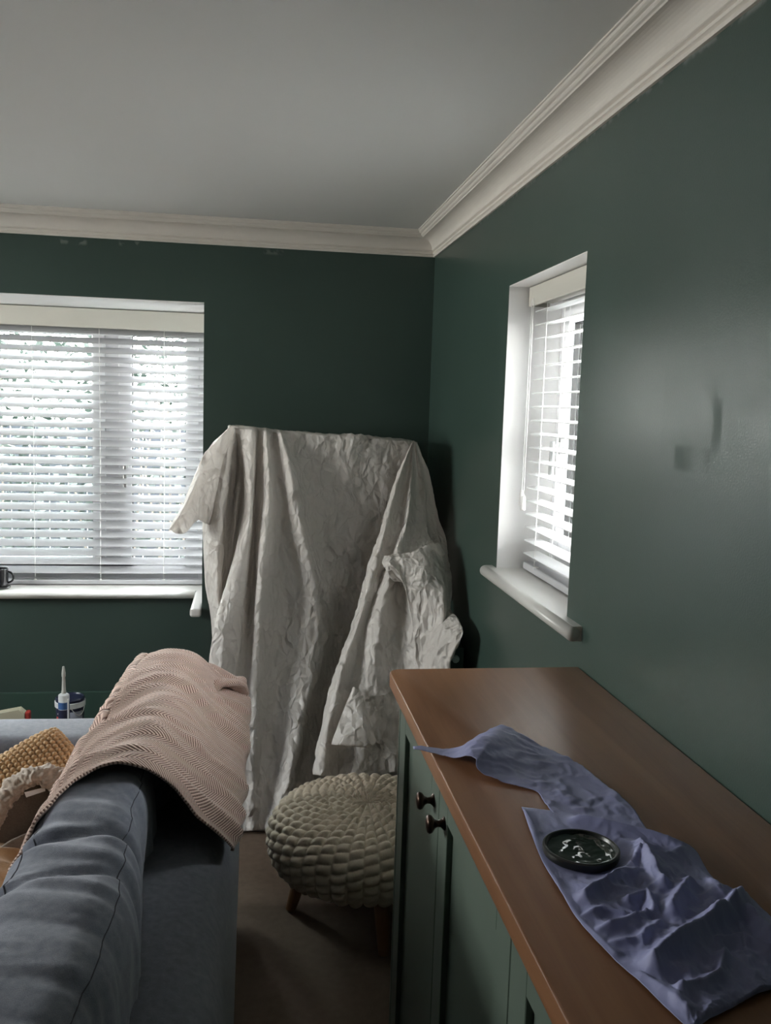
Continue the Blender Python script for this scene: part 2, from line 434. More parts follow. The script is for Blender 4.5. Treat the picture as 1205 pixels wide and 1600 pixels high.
# ------------------------------------------------------------------ outside
struct('ground', MB().box((-14, BW+.15, -.35), (14, 22, -.25)).box((XR+.4, -8, -.35), (14, BW+.15, -.25)).box((-14, -8, -.35), (XL-.25, BW+.15, -.25)), M['ground'])
def hedge(name, label, x0, x1, y0, y1, z1, nleaf, seed):
    rnd = random.Random(seed)
    root = empty(name, ((x0+x1)/2, (y0+y1)/2, -.25)); tag(root, label, 'hedge')
    V, F = [], []
    for _ in range(nleaf):
        x = rnd.uniform(x0, x1); top = z1*(.86+.14*math.sin(x*2.3+seed))+rnd.gauss(0, .12)
        z = -.25+(top+.25)*(rnd.random()**1.15); y = rnd.uniform(y0, y1)
        L = rnd.uniform(.05, .10); d = Vector((rnd.gauss(0, 1), rnd.gauss(0, 1), rnd.gauss(0, .8))).normalized()
        s = d.cross(Vector((rnd.gauss(0, 1), rnd.gauss(0, 1), rnd.gauss(0, 1)))).normalized()*L*.25
        c = Vector((x, y, z)); b = len(V)
        V += [c, c+d*L*.5+s, c+d*L, c+d*L*.5-s]; F.append((b, b+1, b+2, b+3))
    me = bpy.data.meshes.new('foliage'); me.from_pydata(V, [], F)
    o = link('foliage', me, M['leaf'], root); o['kind'] = 'stuff'
    m_ = MB()
    for _ in range(int((x1-x0)*5)):
        x = rnd.uniform(x0, x1); y = (y0+y1)/2; p = Vector((x, y, -.25)); pts = [p.copy()]
        for k in range(5):
            p = p+Vector((rnd.gauss(0, .08), rnd.gauss(0, .06), (z1+.2)/5)); pts.append(p.copy())
        m_.tube(pts, [.012, .01, .008, .006, .005, .003], 5)
    o = m_.build('stems', M['bark'], root); o['kind'] = 'stuff'
hedge('hedge', 'leafy hedge outside seen through the bay window blind', -5.5, 2.0, 6.3, 7.3, 3.1, 20000, 3)
fb = empty('sky_block_fence', (-1.5, 7.6, -.25)); tag(fb, 'added grey board fence behind the hedge, blocking bright sky in its gaps', 'fence')  # unseen fence, added to stop white sky showing between the leaves
brd = MB().box((-.07, 7.58, -.25), (.07, 7.6, 1.35)).me('board')
for k in range(50):
    o = link('board', brd, M['fence'], fb); o.location = o.location+Vector((-5.4+.148*k, .006*(k % 2), .01*(k % 3)))
MB().box((-5.5, 7.6, 1.0), (2.1, 7.64, 1.08)).build('rail', M['fence'], fb)

# ================================================================== furniture materials
def fabric(name, c1, c2, scale=900, rough=.95, sheen=.3, bump=.5):
    m = mat(name, c1, rough, sheen=sheen)
    n = m.node_tree.nodes; l = m.node_tree.links; b = n['Principled BSDF']
    t = n.new('ShaderNodeTexCoord')
    nz = n.new('ShaderNodeTexNoise'); nz.inputs['Scale'].default_value = scale; nz.inputs['Detail'].default_value = 3
    n2 = n.new('ShaderNodeTexNoise'); n2.inputs['Scale'].default_value = scale/12; n2.inputs['Detail'].default_value = 6
    l.new(t.outputs['Object'], nz.inputs['Vector']); l.new(t.outputs['Object'], n2.inputs['Vector'])
    ad = n.new('ShaderNodeMath'); ad.operation = 'ADD'; l.new(nz.outputs['Fac'], ad.inputs[0]); l.new(n2.outputs['Fac'], ad.inputs[1])
    r = n.new('ShaderNodeMapRange'); r.inputs[1].default_value = .7; r.inputs[2].default_value = 1.3; l.new(ad.outputs[0], r.inputs[0])
    mx = n.new('ShaderNodeMix'); mx.data_type = 'RGBA'; mx.inputs[6].default_value = (*c1, 1); mx.inputs[7].default_value = (*c2, 1)
    l.new(r.outputs[0], mx.inputs[0]); l.new(mx.outputs[2], b.inputs['Base Color'])
    bu = n.new('ShaderNodeBump'); bu.inputs['Strength'].default_value = bump; bu.inputs['Distance'].default_value = .0015
    l.new(nz.outputs['Fac'], bu.inputs['Height']); l.new(bu.outputs[0], b.inputs['Normal'])
    return m
M['sofa'] = fabric('blue_grey_sofa_fabric', (.095, .105, .14), (.18, .19, .23))
M['sofa_cushion'] = fabric('blue_grey_cushion_fabric', (.125, .138, .185), (.225, .24, .30))
M['seam'] = mat('dark_seam_thread', (.07, .072, .09), .9)
M['knit'] = fabric('cream_chunky_wool', (.54, .45, .34), (.68, .58, .46), 500, .9)
M['mustard_knit'] = fabric('mustard_wool', (.50, .32, .16), (.66, .45, .25), 500, .9)
M['mustard'] = fabric('mustard_plush', (.34, .20, .08), (.44, .27, .12), 300, .95)
M['lining'] = fabric('taupe_fleece_lining', (.14, .115, .095), (.2, .165, .13), 300)
M['sherpa'] = fabric('cream_sherpa', (.33, .26, .21), (.47, .39, .32), 220)
M['labelw'] = mat('white_care_label', (.75, .75, .75), .6)
M['wood_leg'] = mat('brown_wood_leg', (.22, .11, .05), .45, var=(20, .25))
M['plastic_foot'] = mat('dark_foot', (.02, .02, .02), .5)

def herring():
    m = mat('herringbone_throw', (.5, .36, .29), .95, sheen=.3)
    n = m.node_tree.nodes; l = m.node_tree.links; b = n['Principled BSDF']
    uv = n.new('ShaderNodeTexCoord'); s = n.new('ShaderNodeSeparateXYZ'); l.new(uv.outputs['UV'], s.inputs[0])
    def mth(op, a, c=None):
        k = n.new('ShaderNodeMath'); k.operation = op
        for i, x in enumerate((a, c)):
            if x is None: continue
            if isinstance(x, (int, float)): k.inputs[i].default_value = x
            else: l.new(x, k.inputs[i])
        return k.outputs[0]
    tri = mth('PINGPONG', s.outputs['Y'], .024)      # chevron columns 30 mm wide
    v = mth('ADD', s.outputs['X'], mth('MULTIPLY', tri, 1.0))
    st = mth('SINE', mth('MULTIPLY', v, 2*PI/.0070))
    nz = n.new('ShaderNodeTexNoise'); nz.inputs['Scale'].default_value = 500; l.new(uv.outputs['UV'], nz.inputs['Vector'])
    f = mth('ADD', st, mth('MULTIPLY', mth('SUBTRACT', nz.outputs['Fac'], .5), 1.6))
    r = n.new('ShaderNodeMapRange'); r.inputs[1].default_value = -.9; r.inputs[2].default_value = .3; l.new(f, r.inputs[0])
    mx = n.new('ShaderNodeMix'); mx.data_type = 'RGBA'
    mx.inputs[6].default_value = (.24, .125, .09, 1); mx.inputs[7].default_value = (.84, .62, .53, 1)
    l.new(r.outputs[0], mx.inputs[0]); l.new(mx.outputs[2], b.inputs['Base Color'])
    bu = n.new('ShaderNodeBump'); bu.inputs['Strength'].default_value = .6; bu.inputs['Distance'].default_value = .0015
    l.new(f, bu.inputs['Height']); l.new(bu.outputs[0], b.inputs['Normal'])
    return m
M['throw'] = herring()

def wood():
    m = mat('oak_veneer', (.30, .15, .07), .38)
    n = m.node_tree.nodes; l = m.node_tree.links; b = n['Principled BSDF']
    t = n.new('ShaderNodeTexCoord'); mp = n.new('ShaderNodeMapping'); mp.inputs['Scale'].default_value = (14, .9, 14)
    l.new(t.outputs['Object'], mp.inputs[0])
    nz = n.new('ShaderNodeTexNoise'); nz.inputs['Scale'].default_value = 1.6; nz.inputs['Detail'].default_value = 8; nz.inputs['Distortion'].default_value = .8
    l.new(mp.outputs[0], nz.inputs['Vector'])
    mp2 = n.new('ShaderNodeMapping'); mp2.inputs['Scale'].default_value = (160, 6, 160); l.new(t.outputs['Object'], mp2.inputs[0])
    n2 = n.new('ShaderNodeTexNoise'); n2.inputs['Scale'].default_value = 2; n2.inputs['Detail'].default_value = 3; l.new(mp2.outputs[0], n2.inputs['Vector'])
    cr_ = n.new('ShaderNodeValToRGB'); e = cr_.color_ramp.elements
    e[0].position = .3; e[0].color = (.19, .08, .034, 1); e[1].position = .72; e[1].color = (.29, .14, .068, 1)
    l.new(nz.outputs['Fac'], cr_.inputs[0])
    mx = n.new('ShaderNodeMix'); mx.data_type = 'RGBA'; mx.blend_type = 'MULTIPLY'; mx.inputs[0].default_value = .35
    l.new(cr_.outputs[0], mx.inputs[6]); l.new(n2.outputs['Color'], mx.inputs[7])
    g = n.new('ShaderNodeRGBToBW'); l.new(n2.outputs['Color'], g.inputs[0])
    k = n.new('ShaderNodeMapRange'); k.inputs[3].default_value = .55; k.inputs[4].default_value = 1.2; l.new(g.outputs[0], k.inputs[0]); l.new(k.outputs[0], mx.inputs[7])
    l.new(mx.outputs[2], b.inputs['Base Color'])
    bu = n.new('ShaderNodeBump'); bu.inputs['Strength'].default_value = .15; bu.inputs['Distance'].default_value = .0008
    l.new(g.outputs[0], bu.inputs['Height']); l.new(bu.outputs[0], b.inputs['Normal'])
    return m
M['wood'] = wood()
M['cab'] = mat('sage_green_cabinet_paint', (.10, .13, .105), .42, var=(5, .06), bump=(120, .08, .001))
M['bronze'] = mat('dark_bronze_knob', (.05, .03, .022), .28, .9)

# ================================================================== sideboard
SX, SZ, SY0, SY1 = .317, 1.0, .10, 1.975
sb = empty('sideboard', (.56, 1.05, 0)); tag(sb, 'sage green sideboard with an oak top against the right wall', 'sideboard')
m_ = MB(); bm = m_.bm; poly = []
r_ = .028
for k in range(9):
    a = PI-k/8*PI/2; poly.append((SX+r_+r_*math.cos(a), SY1-r_+r_*math.sin(a)))
poly += [(XR-.001, SY1), (XR-.001, SY0), (SX, SY0)]
m_.prism([(x, y, SZ-.034) for x, y in poly], (0, 0, .034))
bmesh.ops.remove_doubles(bm, verts=bm.verts, dist=1e-6)
es = [e for e in bm.edges if abs(e.verts[0].co.z-e.verts[1].co.z) < 1e-6 and len(e.link_faces) == 2]
bmesh.ops.bevel(bm, geom=es, offset=.003, segments=3, profile=.5, affect='EDGES')
m_.build('worktop', M['wood'], sb, True)
FX = .345                     # door face plane
c = MB()
c.box((FX, 1.955, .02), (XR-.02, 1.972-.012+.005, SZ-.034))          # far end panel
c.box((FX+.004, .13, .02), (XR-.02, .148, SZ-.034))
c.box((FX+.02, .148, .08), (XR-.02, 1.955, .1)); c.box((FX+.02, .148, SZ-.06), (XR-.02, 1.955, SZ-.034))
c.box((XR-.03, .148, .02), (XR-.02, 1.955, SZ-.034)); c.box((FX+.03, .148, 0), (FX+.05, 1.955, .08))
for y in (1.516, 1.06, .62): c.box((FX+.024, y-.009, .1), (XR-.03, y+.009, SZ-.06))
c.build('carcass', M['cab'], sb)
DZ0, DZ1 = .085, SZ-.040
ys = [1.951, 1.516, 1.060, .604, .150]
for i in range(4):
    a, b = ys[i+1]+.0018, ys[i]-.0018
    d = MB(); w = .068
    for q in (((FX, a, DZ0), (FX+.022, a+w, DZ1)), ((FX, b-w, DZ0), (FX+.022, b, DZ1)), ((FX, a+w, DZ0), (FX+.022, b-w, DZ0+w)), ((FX, a+w, DZ1-w-.012), (FX+.022, b-w, DZ1))):
        d.box(*q, .0012, 1)
    do = d.build('door', M['cab'], sb)
    p = MB().box((FX+.011, a+w-.004, DZ0+w-.004), (FX+.017, b-w+.004, DZ1-w-.008)).me('door_panel')
    po = bpy.data.objects.new('door_panel', p); p.materials.append(M['cab']); C.objects.link(po); po.parent = do
    ky = a+.045 if i % 2 == 0 else b-.045
    kp = [(0, -.034), (.008, -.0335), (.0145, -.031), (.0165, -.027), (.015, -.0225), (.009, -.018), (.006, -.013), (.0062, -.007), (.010, -.003), (.0125, -.001), (.0125, 0)]
    k = MB().lathe([(r, h) for r, h in kp], (FX, ky, .872), 24, 'x').me('knob')
    for pp in k.polygons: pp.use_smooth = True
    k.materials.append(M['bronze']); ko = bpy.data.objects.new('knob', k); C.objects.link(ko); ko.parent = do

# ================================================================== radiator
rad = empty('radiator', (.69, 3.2, 0)); tag(rad, 'dark green panel radiator on the wall below the narrow window', 'radiator')
RY0, RY1, RX0, RX1, RZ0, RZ1 = 2.95, 3.72, .672, .738, .14, .775
r = MB()
for x in (RX0, RX1-.012):
    r.box((x, RY0+.004, RZ0), (x+.012, RY1-.004, RZ1-.004), .003)
n_ = 24
for k in range(n_):
    y = RY0+.03+(RY1-RY0-.06)*(k+.5)/n_
    r.box((RX0-.004, y-.011, RZ0+.03), (RX0+.004, y+.011, RZ1-.04), .003, 1)
M['rad'] = mat('dark_green_radiator_enamel', (.022, .04, .034), .35)
r.build('panel', M['rad'], rad)
MB().box((RX0, RY0, RZ0+.01), (RX1, RY0+.006, RZ1), .003).build('end_cap', M['rad'], rad)
MB().box((RX0, RY1-.006, RZ0+.01), (RX1, RY1, RZ1), .003).build('end_cap', M['rad'], rad)
g = MB()
for x in (RX0+.010, RX0+.033, RX0+.056): g.box((x-.006, RY0+.006, RZ1-.006), (x+.006, RY1-.006, RZ1))
for k in range(34): y = RY0+.012+k*(RY1-RY0-.024)/33; g.box((RX0+.006, y-.004, RZ1-.006), (RX1-.006, y+.004, RZ1-.001))
g.build('top_grille', M['rad'], rad)
MB().lathe([(.0, -.012), (.006, -.012), (.0065, -.009), (.012, -.009), (.0135, -.006), (.0135, 0)], (.708, RY0, RZ1-.038), 20, 'y').build('vent_plug', M['metal'], rad, True)
for y in (3.1, 3.5): MB().box((RX1, y, .3), (XR-.018, y+.03, .7)).build('bracket', M['rad'], rad)
for y in (RY0+.05, RY1-.05): MB().tube([(.70, y, RZ0), (.70, y, 0)], .0075, 10).build('pipe', M['rad'], rad, True)

# ================================================================== sofa
sofa = empty('sofa', (-.55, 1.7, 0)); tag(sofa, 'blue-grey fabric sofa seen from behind its back at left', 'sofa')
def soft_box(a, b, bev, seg, amp=.004, sc=3, cuts=14):
    m_ = MB().box(a, b, bev, seg); bm = m_.bm
    bmesh.ops.subdivide_edges(bm, edges=[e for e in bm.edges if e.calc_length() > .2], cuts=cuts, use_grid_fill=True)
    for v in bm.verts: v.co += Vector((noise.noise(v.co*sc), noise.noise(v.co*sc+Vector((9, 0, 0))), noise.noise(v.co*sc+Vector((0, 9, 0)))))*amp
    return m_
SFY0, SFY1 = .62, 2.76
# back frame: cross-section in XZ swept along Y, outer face gently bulging
sec = [(-.27, .10), (-.27, .60), (-.262, .675), (-.24, .708), (-.20, .722), (-.14, .724), (-.095, .716), (-.062, .696), (-.042, .665), (-.030, .62), (-.022, .5), (-.020, .35), (-.024, .2), (-.03, .10)]
G = []
for j in range(60):
    y = SFY0+(SFY1-.005-SFY0)*j/59; e = min(1, (SFY1-.005-y)/.05); e = math.sqrt(max(0, 1-(1-e)**2))
    row = []
    for i in range(66):
        p = cr([Vector((x, 0, z)) for x, z in sec], i/65*(len(sec)-1))
        x, z = p.x, p.z
        cx = -.145; x = cx+(x-cx)*(.8+.2*e); z = z if z < .4 else .4+(z-.4)*(.9+.1*e)
        q = Vector((x, y, z)); row.append(q+Vector((.003*noise.noise(q*5), 0, .004*noise.noise(q*4+Vector((5, 5, 5))))))
    G.append(row)
bf = link('back_frame', grid_mesh('back_frame', G), M['sofa'], sofa)
MB().box((-.265, SFY1-.04, .10), (-.035, SFY1-.006, .66), .02, 3).build('end_panel', M['sofa'], sofa, True)
soft_box((-1.05, SFY0, .10), (-.265, SFY1-.02, .30), .02, 3).build('base', M['sofa'], sofa, True)
for y0, y1 in ((.88, 1.70), (1.71, 2.53)):
    soft_box((-1.08, y0, .30), (-.275, y1, .455), .045, 5, .006, 4).build('seat_cushion', M['sofa'], sofa, True)
soft_box((-1.07, 2.54, .10), (-.22, 2.77, .632), .055, 6, .004, 3).build('arm', M['sofa'], sofa, True)
soft_box((-1.07, .62, .10), (-.22, .86, .632), .055, 6, .004, 3).build('arm', M['sofa'], sofa, True)
for x in (-.98, -.12):
    for y in (.70, 2.66):
        MB().lathe([(.018, 0), (.024, .1)], (x, y, 0), 16).build('leg', M['wood_leg'], sofa, True)

# back cushions: plump rounded bodies, wrinkled across their tops
def back_cushion(y0, y1, seed, pts_w, CX=-.27, wr=1.0):
    nu, nv = 150, 110; G = []
    for i in range(nu+1):
        t = i/nu; y = y0+(y1-y0)*t
        e = max(1e-3, 1-abs(2*t-1)**7)**.42        # full width then rounded ends
        row = []
        hw = pts_w(y)                               # half thickness
        cx = CX
        for k in range(nv+1):
            a = 2*PI*k/nv; ca, sa = math.cos(a), math.sin(a)
            sx_ = math.copysign(abs(ca)**.55, ca); sz_ = math.copysign(abs(sa)**.62, sa)
            lean = -.05*(1-(sz_+1)/2)               # foot of the cushion sits further forward
            x = cx+lean+hw*sx_*e; z = .665+.230*sz_*(.5+.5*e)
            row.append(Vector((x, y, z)))
        G.append(row)
    def fn(p, r, k):
        q = Vector((p.x*2.0+.6*math.sin(p.y*9+seed), p.y*15+p.x*3+seed, p.z*3))
        w = 1-abs(noise.noise(q))*2.3
        w2 = 1-abs(noise.noise(Vector((p.x*5, p.y*34+p.x*8, p.z*6+seed))))*2.2
        big = noise.noise(Vector((p.x*3, p.y*4.5+seed, p.z*3)))
        crease = -math.exp(-((p.y-1.445-.12*(p.x+.28)+.25*(p.x+.27)**2)/.014)**2)*.016 if seed == 1 else 0
        c2 = -math.exp(-((p.y-1.31-.25*(p.x+.3))/.011)**2)*.009*max(0, min(1, (-.15-p.x)/.05)) if seed == 1 else 0
        return wr*(.0065*w+.003*w2)+.011*big+crease+c2
    t1 = displace(G, lambda p, r, k: .01); mid = nu//2; kq = nv//4
    sg = 1 if t1[mid][kq].z > G[mid][kq].z else -1
    G = displace(G, lambda p, r, k: sg*fn(p, r, k))
    o = link('back_cushion', grid_mesh('back_cushion', G), M['sofa_cushion'], sofa)
    for idx in (int(nv*.17), int(nv*.335)):        # twin seams running along the boxed top edge
        pts = [G[i][idx]*1.0 for i in range(4, nu-3, 2)]
        cc = Vector((-.30, 0, .665))
        pts = [p+(Vector((p.x, 0, p.z))-Vector((cc.x, 0, cc.z))).normalized()*.0004 for p in pts]
        me = MB().tube(pts, .0009, 5).me('seam'); me.materials.append(M['seam'])
        so = bpy.data.objects.new('seam', me); C.objects.link(so); so.parent = o
    return o
def w1(y): return .112+.012*math.sin((y-1.05)*8.2)
back_cushion(.88, 1.86, 1, w1)
back_cushion(1.865, 2.535, 5, lambda y: .085, -.235)

# ================================================================== herringbone throw over the far back cushion
keys = [
 [(-.44, 1.24, .60), (-.45, 1.5, .58), (-.46, 1.85, .55), (-.46, 2.2, .55), (-.45, 2.56, .55)],
 [(12, 1452, .79), (62, 1332, .81), (112, 1230, .83), (152, 1150, .845), (213, 1048, .85)],
 [(80, 1303, .86), (103, 1255, .865), (135, 1190, .87), (168, 1128, .875), (226, 1040, .865)],
 [(150, 1223, .895), (163, 1185, .90), (185, 1128, .90), (208, 1085, .90), (246, 1029, .885)],
 [(214, 1209, .905), (224, 1160, .91), (240, 1110, .91), (252, 1068, .905), (272, 1026, .885)],
 [(265, 1242, .845), (270, 1185, .86), (280, 1125, .87), (288, 1075, .875), (298, 1034, .865)],
 [(314, 1296, .775), (322, 1222, .785), (328, 1150, .79), (332, 1092, .79), (328, 1052, .80)],
 [(352, 1328, .715), (366, 1240, .72), (371, 1175, .72), (374, 1115, .72), (365, 1066, .735)],
 [(361, 1330, .69), (378, 1240, .675), (383, 1180, .67), (384, 1120, .67), (381, 1072, .70)]]
K = []
for i, c_ in enumerate(keys):
    col = []
    for a in c_:
        col.append(Vector(a) if i == 0 else bp(a[0], a[1], 'z', a[2]))
    last = col[-1].copy(); last2 = last+Vector((0, .045, -.05)); last3 = last+Vector((0, .055, -.16))
    col += [last2, last3]; K.append(col)
NR, NC = 190, 200
cols = [[cr(c_, t/(NR-1)*(len(c_)-1)) for t in range(NR)] for c_ in K]
G = [[cr([cols[i][t] for i in range(len(cols))], s/(NC-1)*(len(cols)-1)) for s in range(NC)] for t in range(NR)]
# uv in metres
uvs = []
for t in range(NR):
    row = []; d = 0
    for s in range(NC):
        if s: d += (G[t][s]-G[t][s-1]).length
        row.append(d)
    uvs.append(row)
vv = [0]*NR
for t in range(1, NR): vv[t] = vv[t-1]+(G[t][120]-G[t-1][120]).length
UV = [[(uvs[t][s]-uvs[t][120], vv[t]) for s in range(NC)] for t in range(NR)]
bumps = [((338, 1092), .80, .022, .030), ((345, 1075), .80, .018, -.022), ((368, 1072), .73, .016, .02), ((300, 1160), .85, .03, .010), ((312, 1130), .85, .018, -.015), ((322, 1145), .80, .02, .012)]
bumps = [(bp(u, v, 'z', z), r, h) for (u, v), z, r, h in bumps]
def thr(p, r, k):
    q = Vector((p.x*2.6+p.y*1.2, p.y*10-p.x*6, 1))
    w = noise.noise(q)
    w = (1-abs(w)*2.4)*.015
    w += .012*noise.noise(Vector((p.x*5, p.y*4, 3)))
    w += .004*(1-2.4*abs(noise.noise(Vector((p.x*6+4, p.y*28-p.x*16, 5)))))
    w += .004*math.exp(-(r/.018)**2)
    for b, rad_, h in bumps: w += h*math.exp(-((p-b).length/rad_)**2)
    return (w+.010)*(1 if k < .9 else max(.1, 1-(k-.9)*9))
G = displace(G, thr)
th = link('throw', grid_mesh('throw', G, UV), M['throw'])
tag(th, 'beige and brown herringbone throw draped over the far end of the sofa back', 'throw'); solid(th, .005)

path = [bp(u, v, 'z', z) for u, v, z in ((334, 1082, .80), (342, 1069, .815), (358, 1066, .81), (374, 1074, .775), (381, 1090, .735), (378, 1110, .715))]
NP = 60; pc_ = [cr(path, t/(NP-1)*(len(path)-1)) for t in range(NP)]; G = []; U = []
for i, p in enumerate(pc_):
    t = (pc_[min(i+1, NP-1)]-pc_[max(i-1, 0)]).normalized(); a = t.cross(Vector((0, 0, 1))).normalized(); b = t.cross(a); f = math.sin(PI*i/(NP-1))**.5
    row, ur = [], []
    for k in range(25):
        an = 2*PI*k/24; r = (.014+.004*math.sin(2*an+i*.08))*f+.001
        row.append(p+(a*math.cos(an)*1.25+b*math.sin(an))*r+Vector((0, 0, .003*noise.noise(p*40)))); ur.append((i*.004, k*.0035))
    G.append(row); U.append(ur)
link('rolled_corner', grid_mesh('rolled_corner', G, U), M['throw'], th)

# ================================================================== popcorn cushion
def frame3(o, e1, e2):
    e1 = e1.normalized(); n = e1.cross(e2).normalized(); e2 = n.cross(e1); return o, e1, e2, n
T = Vector((-.515, 2.47, .722))
o_, e1, e2, nn = frame3(T, Vector((-.21, -.13, -.10)), Vector((.19, -.13, -.12)))
if nn.z < 0: nn = -nn
S = .31; cen = T+e1*S/2+e2*S/2-nn*.02
pc = empty('knitted_cushion', cen)
tag(pc, 'mustard bobble-knit cushion leaning in the far corner of the sofa', 'cushion')
N = 250; G = []
for i in range(N+1):
    row = []
    for j in range(N+1):
        u, v = i/N*2-1, j/N*2-1
        f = max(0, (1-u**4)*(1-v**4))**.45
        pin = 1-.07*(u*u+v*v)+.04*abs(u*v)
        row.append(cen+e1*(u*S/2*pin)+e2*(v*S/2*pin)+nn*(.065*f))
    G.append(row)
def bob(p, r, k):
    a, b = (r*2-1)*pinn, (k*2-1)*pinn
    e = max(0, 1-max(abs(r*2-1), abs(k*2-1))**12)
    row_ = (r*21); ii = math.floor(row_); y = (k*21+.5*(ii % 2))
    fx, fy = (row_-ii)*2-1, (y-math.floor(y))*2-1
    d = fx*fx*.9+fy*fy*1.0
    return math.sqrt(max(0, 1-d))*.0085*(.4+.6*e)
pinn = 1
Gf = displace(G, lambda p, r, k: bob(p, r, k))
nt = (G[1][0]-G[0][0]).cross(G[0][1]-G[0][0])
sgn = 1
chk = displace([r_[:3] for r_ in G[100:103]], lambda p, r, k: 1)[1][1]-G[101][1]
test = (Gf[100][101]-G[100][101]).dot(nn)
if sum((Gf[i][i]-G[i][i]).dot(nn) for i in range(60, 150)) < 0: Gf = displace(G, lambda p, r, k: -bob(p, r, k))
link('knitted_front', grid_mesh('knitted_front', Gf), M['mustard_knit'], pc)
Gb = [[p-nn*(2*(p-cen).dot(nn)) for p in r_[::3]] for r_ in G[::3]]
link('cushion_back', grid_mesh('cushion_back', Gb), M['mustard'], pc)

# ================================================================== hooded blanket on the seat
hb = empty('hooded_blanket', (-.62, 1.75, .46)); tag(hb, 'mustard blanket hoodie with a cream sherpa rim lying on the sofa seat', 'blanket')
rim = [bp(u, v, 'z', z) for u, v, z in ((-60, 1360, .56), (-22, 1290, .62), (8, 1245, .67), (38, 1218, .70), (72, 1210, .71), (93, 1226, .69), (106, 1256, .65), (114, 1300, .60))]
NRm = 90
rc = [cr(rim, t/(NRm-1)*(len(rim)-1)) for t in range(NRm)]
# sherpa rim: thick fluffy roll
G = []
NRm = 240; rc = [cr(rim, t/(NRm-1)*(len(rim)-1)) for t in range(NRm)]
for i, p in enumerate(rc):
    t = (rc[min(i+1, NRm-1)]-rc[max(i-1, 0)]).normalized(); a = t.cross(Vector((0, 0, 1))).normalized(); b = t.cross(a)
    row = []
    for k in range(33):
        an = 2*PI*k/32; d = a*math.cos(an)*.034+b*math.sin(an)*.018; q = p+d
        row.append(q+d.normalized()*(.009*fbm(q, 45, 3)+.006*noise.noise(q*120)))
    G.append(row)
link('sherpa_rim', grid_mesh('sherpa_rim', G), M['sherpa'], hb)
# lining: concave sheet from the rim down to the body
low = [bp(u, v, 'z', z) for u, v, z in ((-70, 1415, .55), (-35, 1385, .56), (-5, 1358, .57), (18, 1345, .575), (42, 1330, .58), (64, 1318, .58), (86, 1312, .575), (108, 1318, .55))]
G = []
for s in range(70):
    k = s/69
    A = cr(rim, k*7); B = cr(low, k*7)
    row = []
    for t in range(60):
        f = t/59; p = A.lerp(B, f); p = p+Vector((0, 0, -.075*math.sin(PI*min(1, f*1.3))*math.sin(PI*k)))
        p.z = max(p.z, .462)
        row.append(p+Vector((0, 0, .010*fbm(p, 9, 3))))
    G.append(row)
lo = link('hood_lining', grid_mesh('hood_lining', G), M['lining'], hb); solid(lo, .006)
# plush body: soft mound with gathers
G = []
for i in range(90):
    row = []
    for j in range(90):
        u, v = i/89*2-1, j/89*2-1
        x = -.70+.29*u; y = 1.66+.46*v
        f = max(0, (1-u**4)*(1-v**4))**.6
        z = .458+f*(.16+.02*max(0, v))
        p = Vector((x, y, z)); g = (1-abs(noise.noise(Vector((x*4, y*9-x*4, 2))))*2.2)
        row.append(p+Vector((0, 0, f*(.022*g+.03*noise.noise(p*4)))))
    G.append(row)
link('plush_body', grid_mesh('plush_body', G), M['mustard'], hb)
a, b, c_, d = bp(38, 1238, 'z', .685), bp(70, 1230, 'z', .69), bp(71, 1236, 'z', .68), bp(41, 1246, 'z', .675)
tag_me = grid_mesh('care_label', [[a, b], [d, c_]], smooth=False)
lb = link('care_label', tag_me, M['labelw'], hb); solid(lb, .001)

# ================================================================== knitted footstool
fs = empty('knitted_footstool', (.375, 2.655, 0)); tag(fs, 'round cream chunky-knit footstool on short wooden legs beside the sideboard', 'footstool')
pr = [(0, .372), (.06, .372), (.12, .370), (.18, .364), (.23, .355), (.27, .338), (.295, .312), (.308, .28), (.308, .245), (.300, .215), (.285, .19), (.255, .172), (.2, .168)]
pv = [Vector((r, 0, z)) for r, z in pr]
dense = [cr(pv, k/400*(len(pv)-1)) for k in range(401)]
L = [0]
for a, b in zip(dense, dense[1:]): L.append(L[-1]+(b-a).length)
def at_len(s):
    s = max(0, min(L[-1], s)); lo_, hi = 0, 400
    while hi-lo_ > 1:
        md = (lo_+hi)//2
        if L[md] <= s: lo_ = md
        else: hi = md
    f = (s-L[lo_])/(L[hi]-L[lo_]+1e-9); return dense[lo_].lerp(dense[hi], f)
NCOL, RP = 40, .031
NT, NS = NCOL*14, int(L[-1]/RP*12)
G = []
for si in range(NS+1):
    s = L[-1]*si/NS; p = at_len(s); q = at_len(s+.002); o2 = at_len(s-.002); t = (q-o2).normalized(); nrm = Vector((-t.z, 0, t.x)); 
    if nrm.dot(Vector((p.x, 0, p.z-.2))) < 0: nrm = -nrm
    row = []
    for ti in range(NT+1):
        th_ = 2*PI*ti/NT
        nc_ = 20 if s < .125 else 40
        c0 = th_/(2*PI)*nc_; col_ = math.floor(c0+1e-6); a = (c0-col_)*2-1        # -1..1 across one knit rib
        wscale = min(1, p.x/.05)
        ph = s/RP+.5*(col_ % 2)+.18*a
        h = math.sqrt(max(0, 1-a*a*.96))*(.25+.75*abs(math.cos(PI*ph))**.6)
        h = h*.0165*wscale-.009
        hh = h+.002*noise.noise(Vector((th_*9, s*60, 1)))
        r2 = p.x+nrm.x*hh; z2 = p.z+nrm.z*hh
        r2 *= 1+.012*noise.noise(Vector((math.cos(th_)*1.5, math.sin(th_)*1.5, p.z*3)))
        tw = .06*math.sin(2*PI*ph)/max(6, 36)
        row.append(Vector((.375+r2*math.cos(th_+tw), 2.655+r2*math.sin(th_+tw), z2+.006*noise.noise(Vector((math.cos(th_)*r2*8, math.sin(th_)*r2*8, 4))))))
    G.append(row)
link('knitted_cover', grid_mesh('knitted_cover', G), M['knit'], fs)
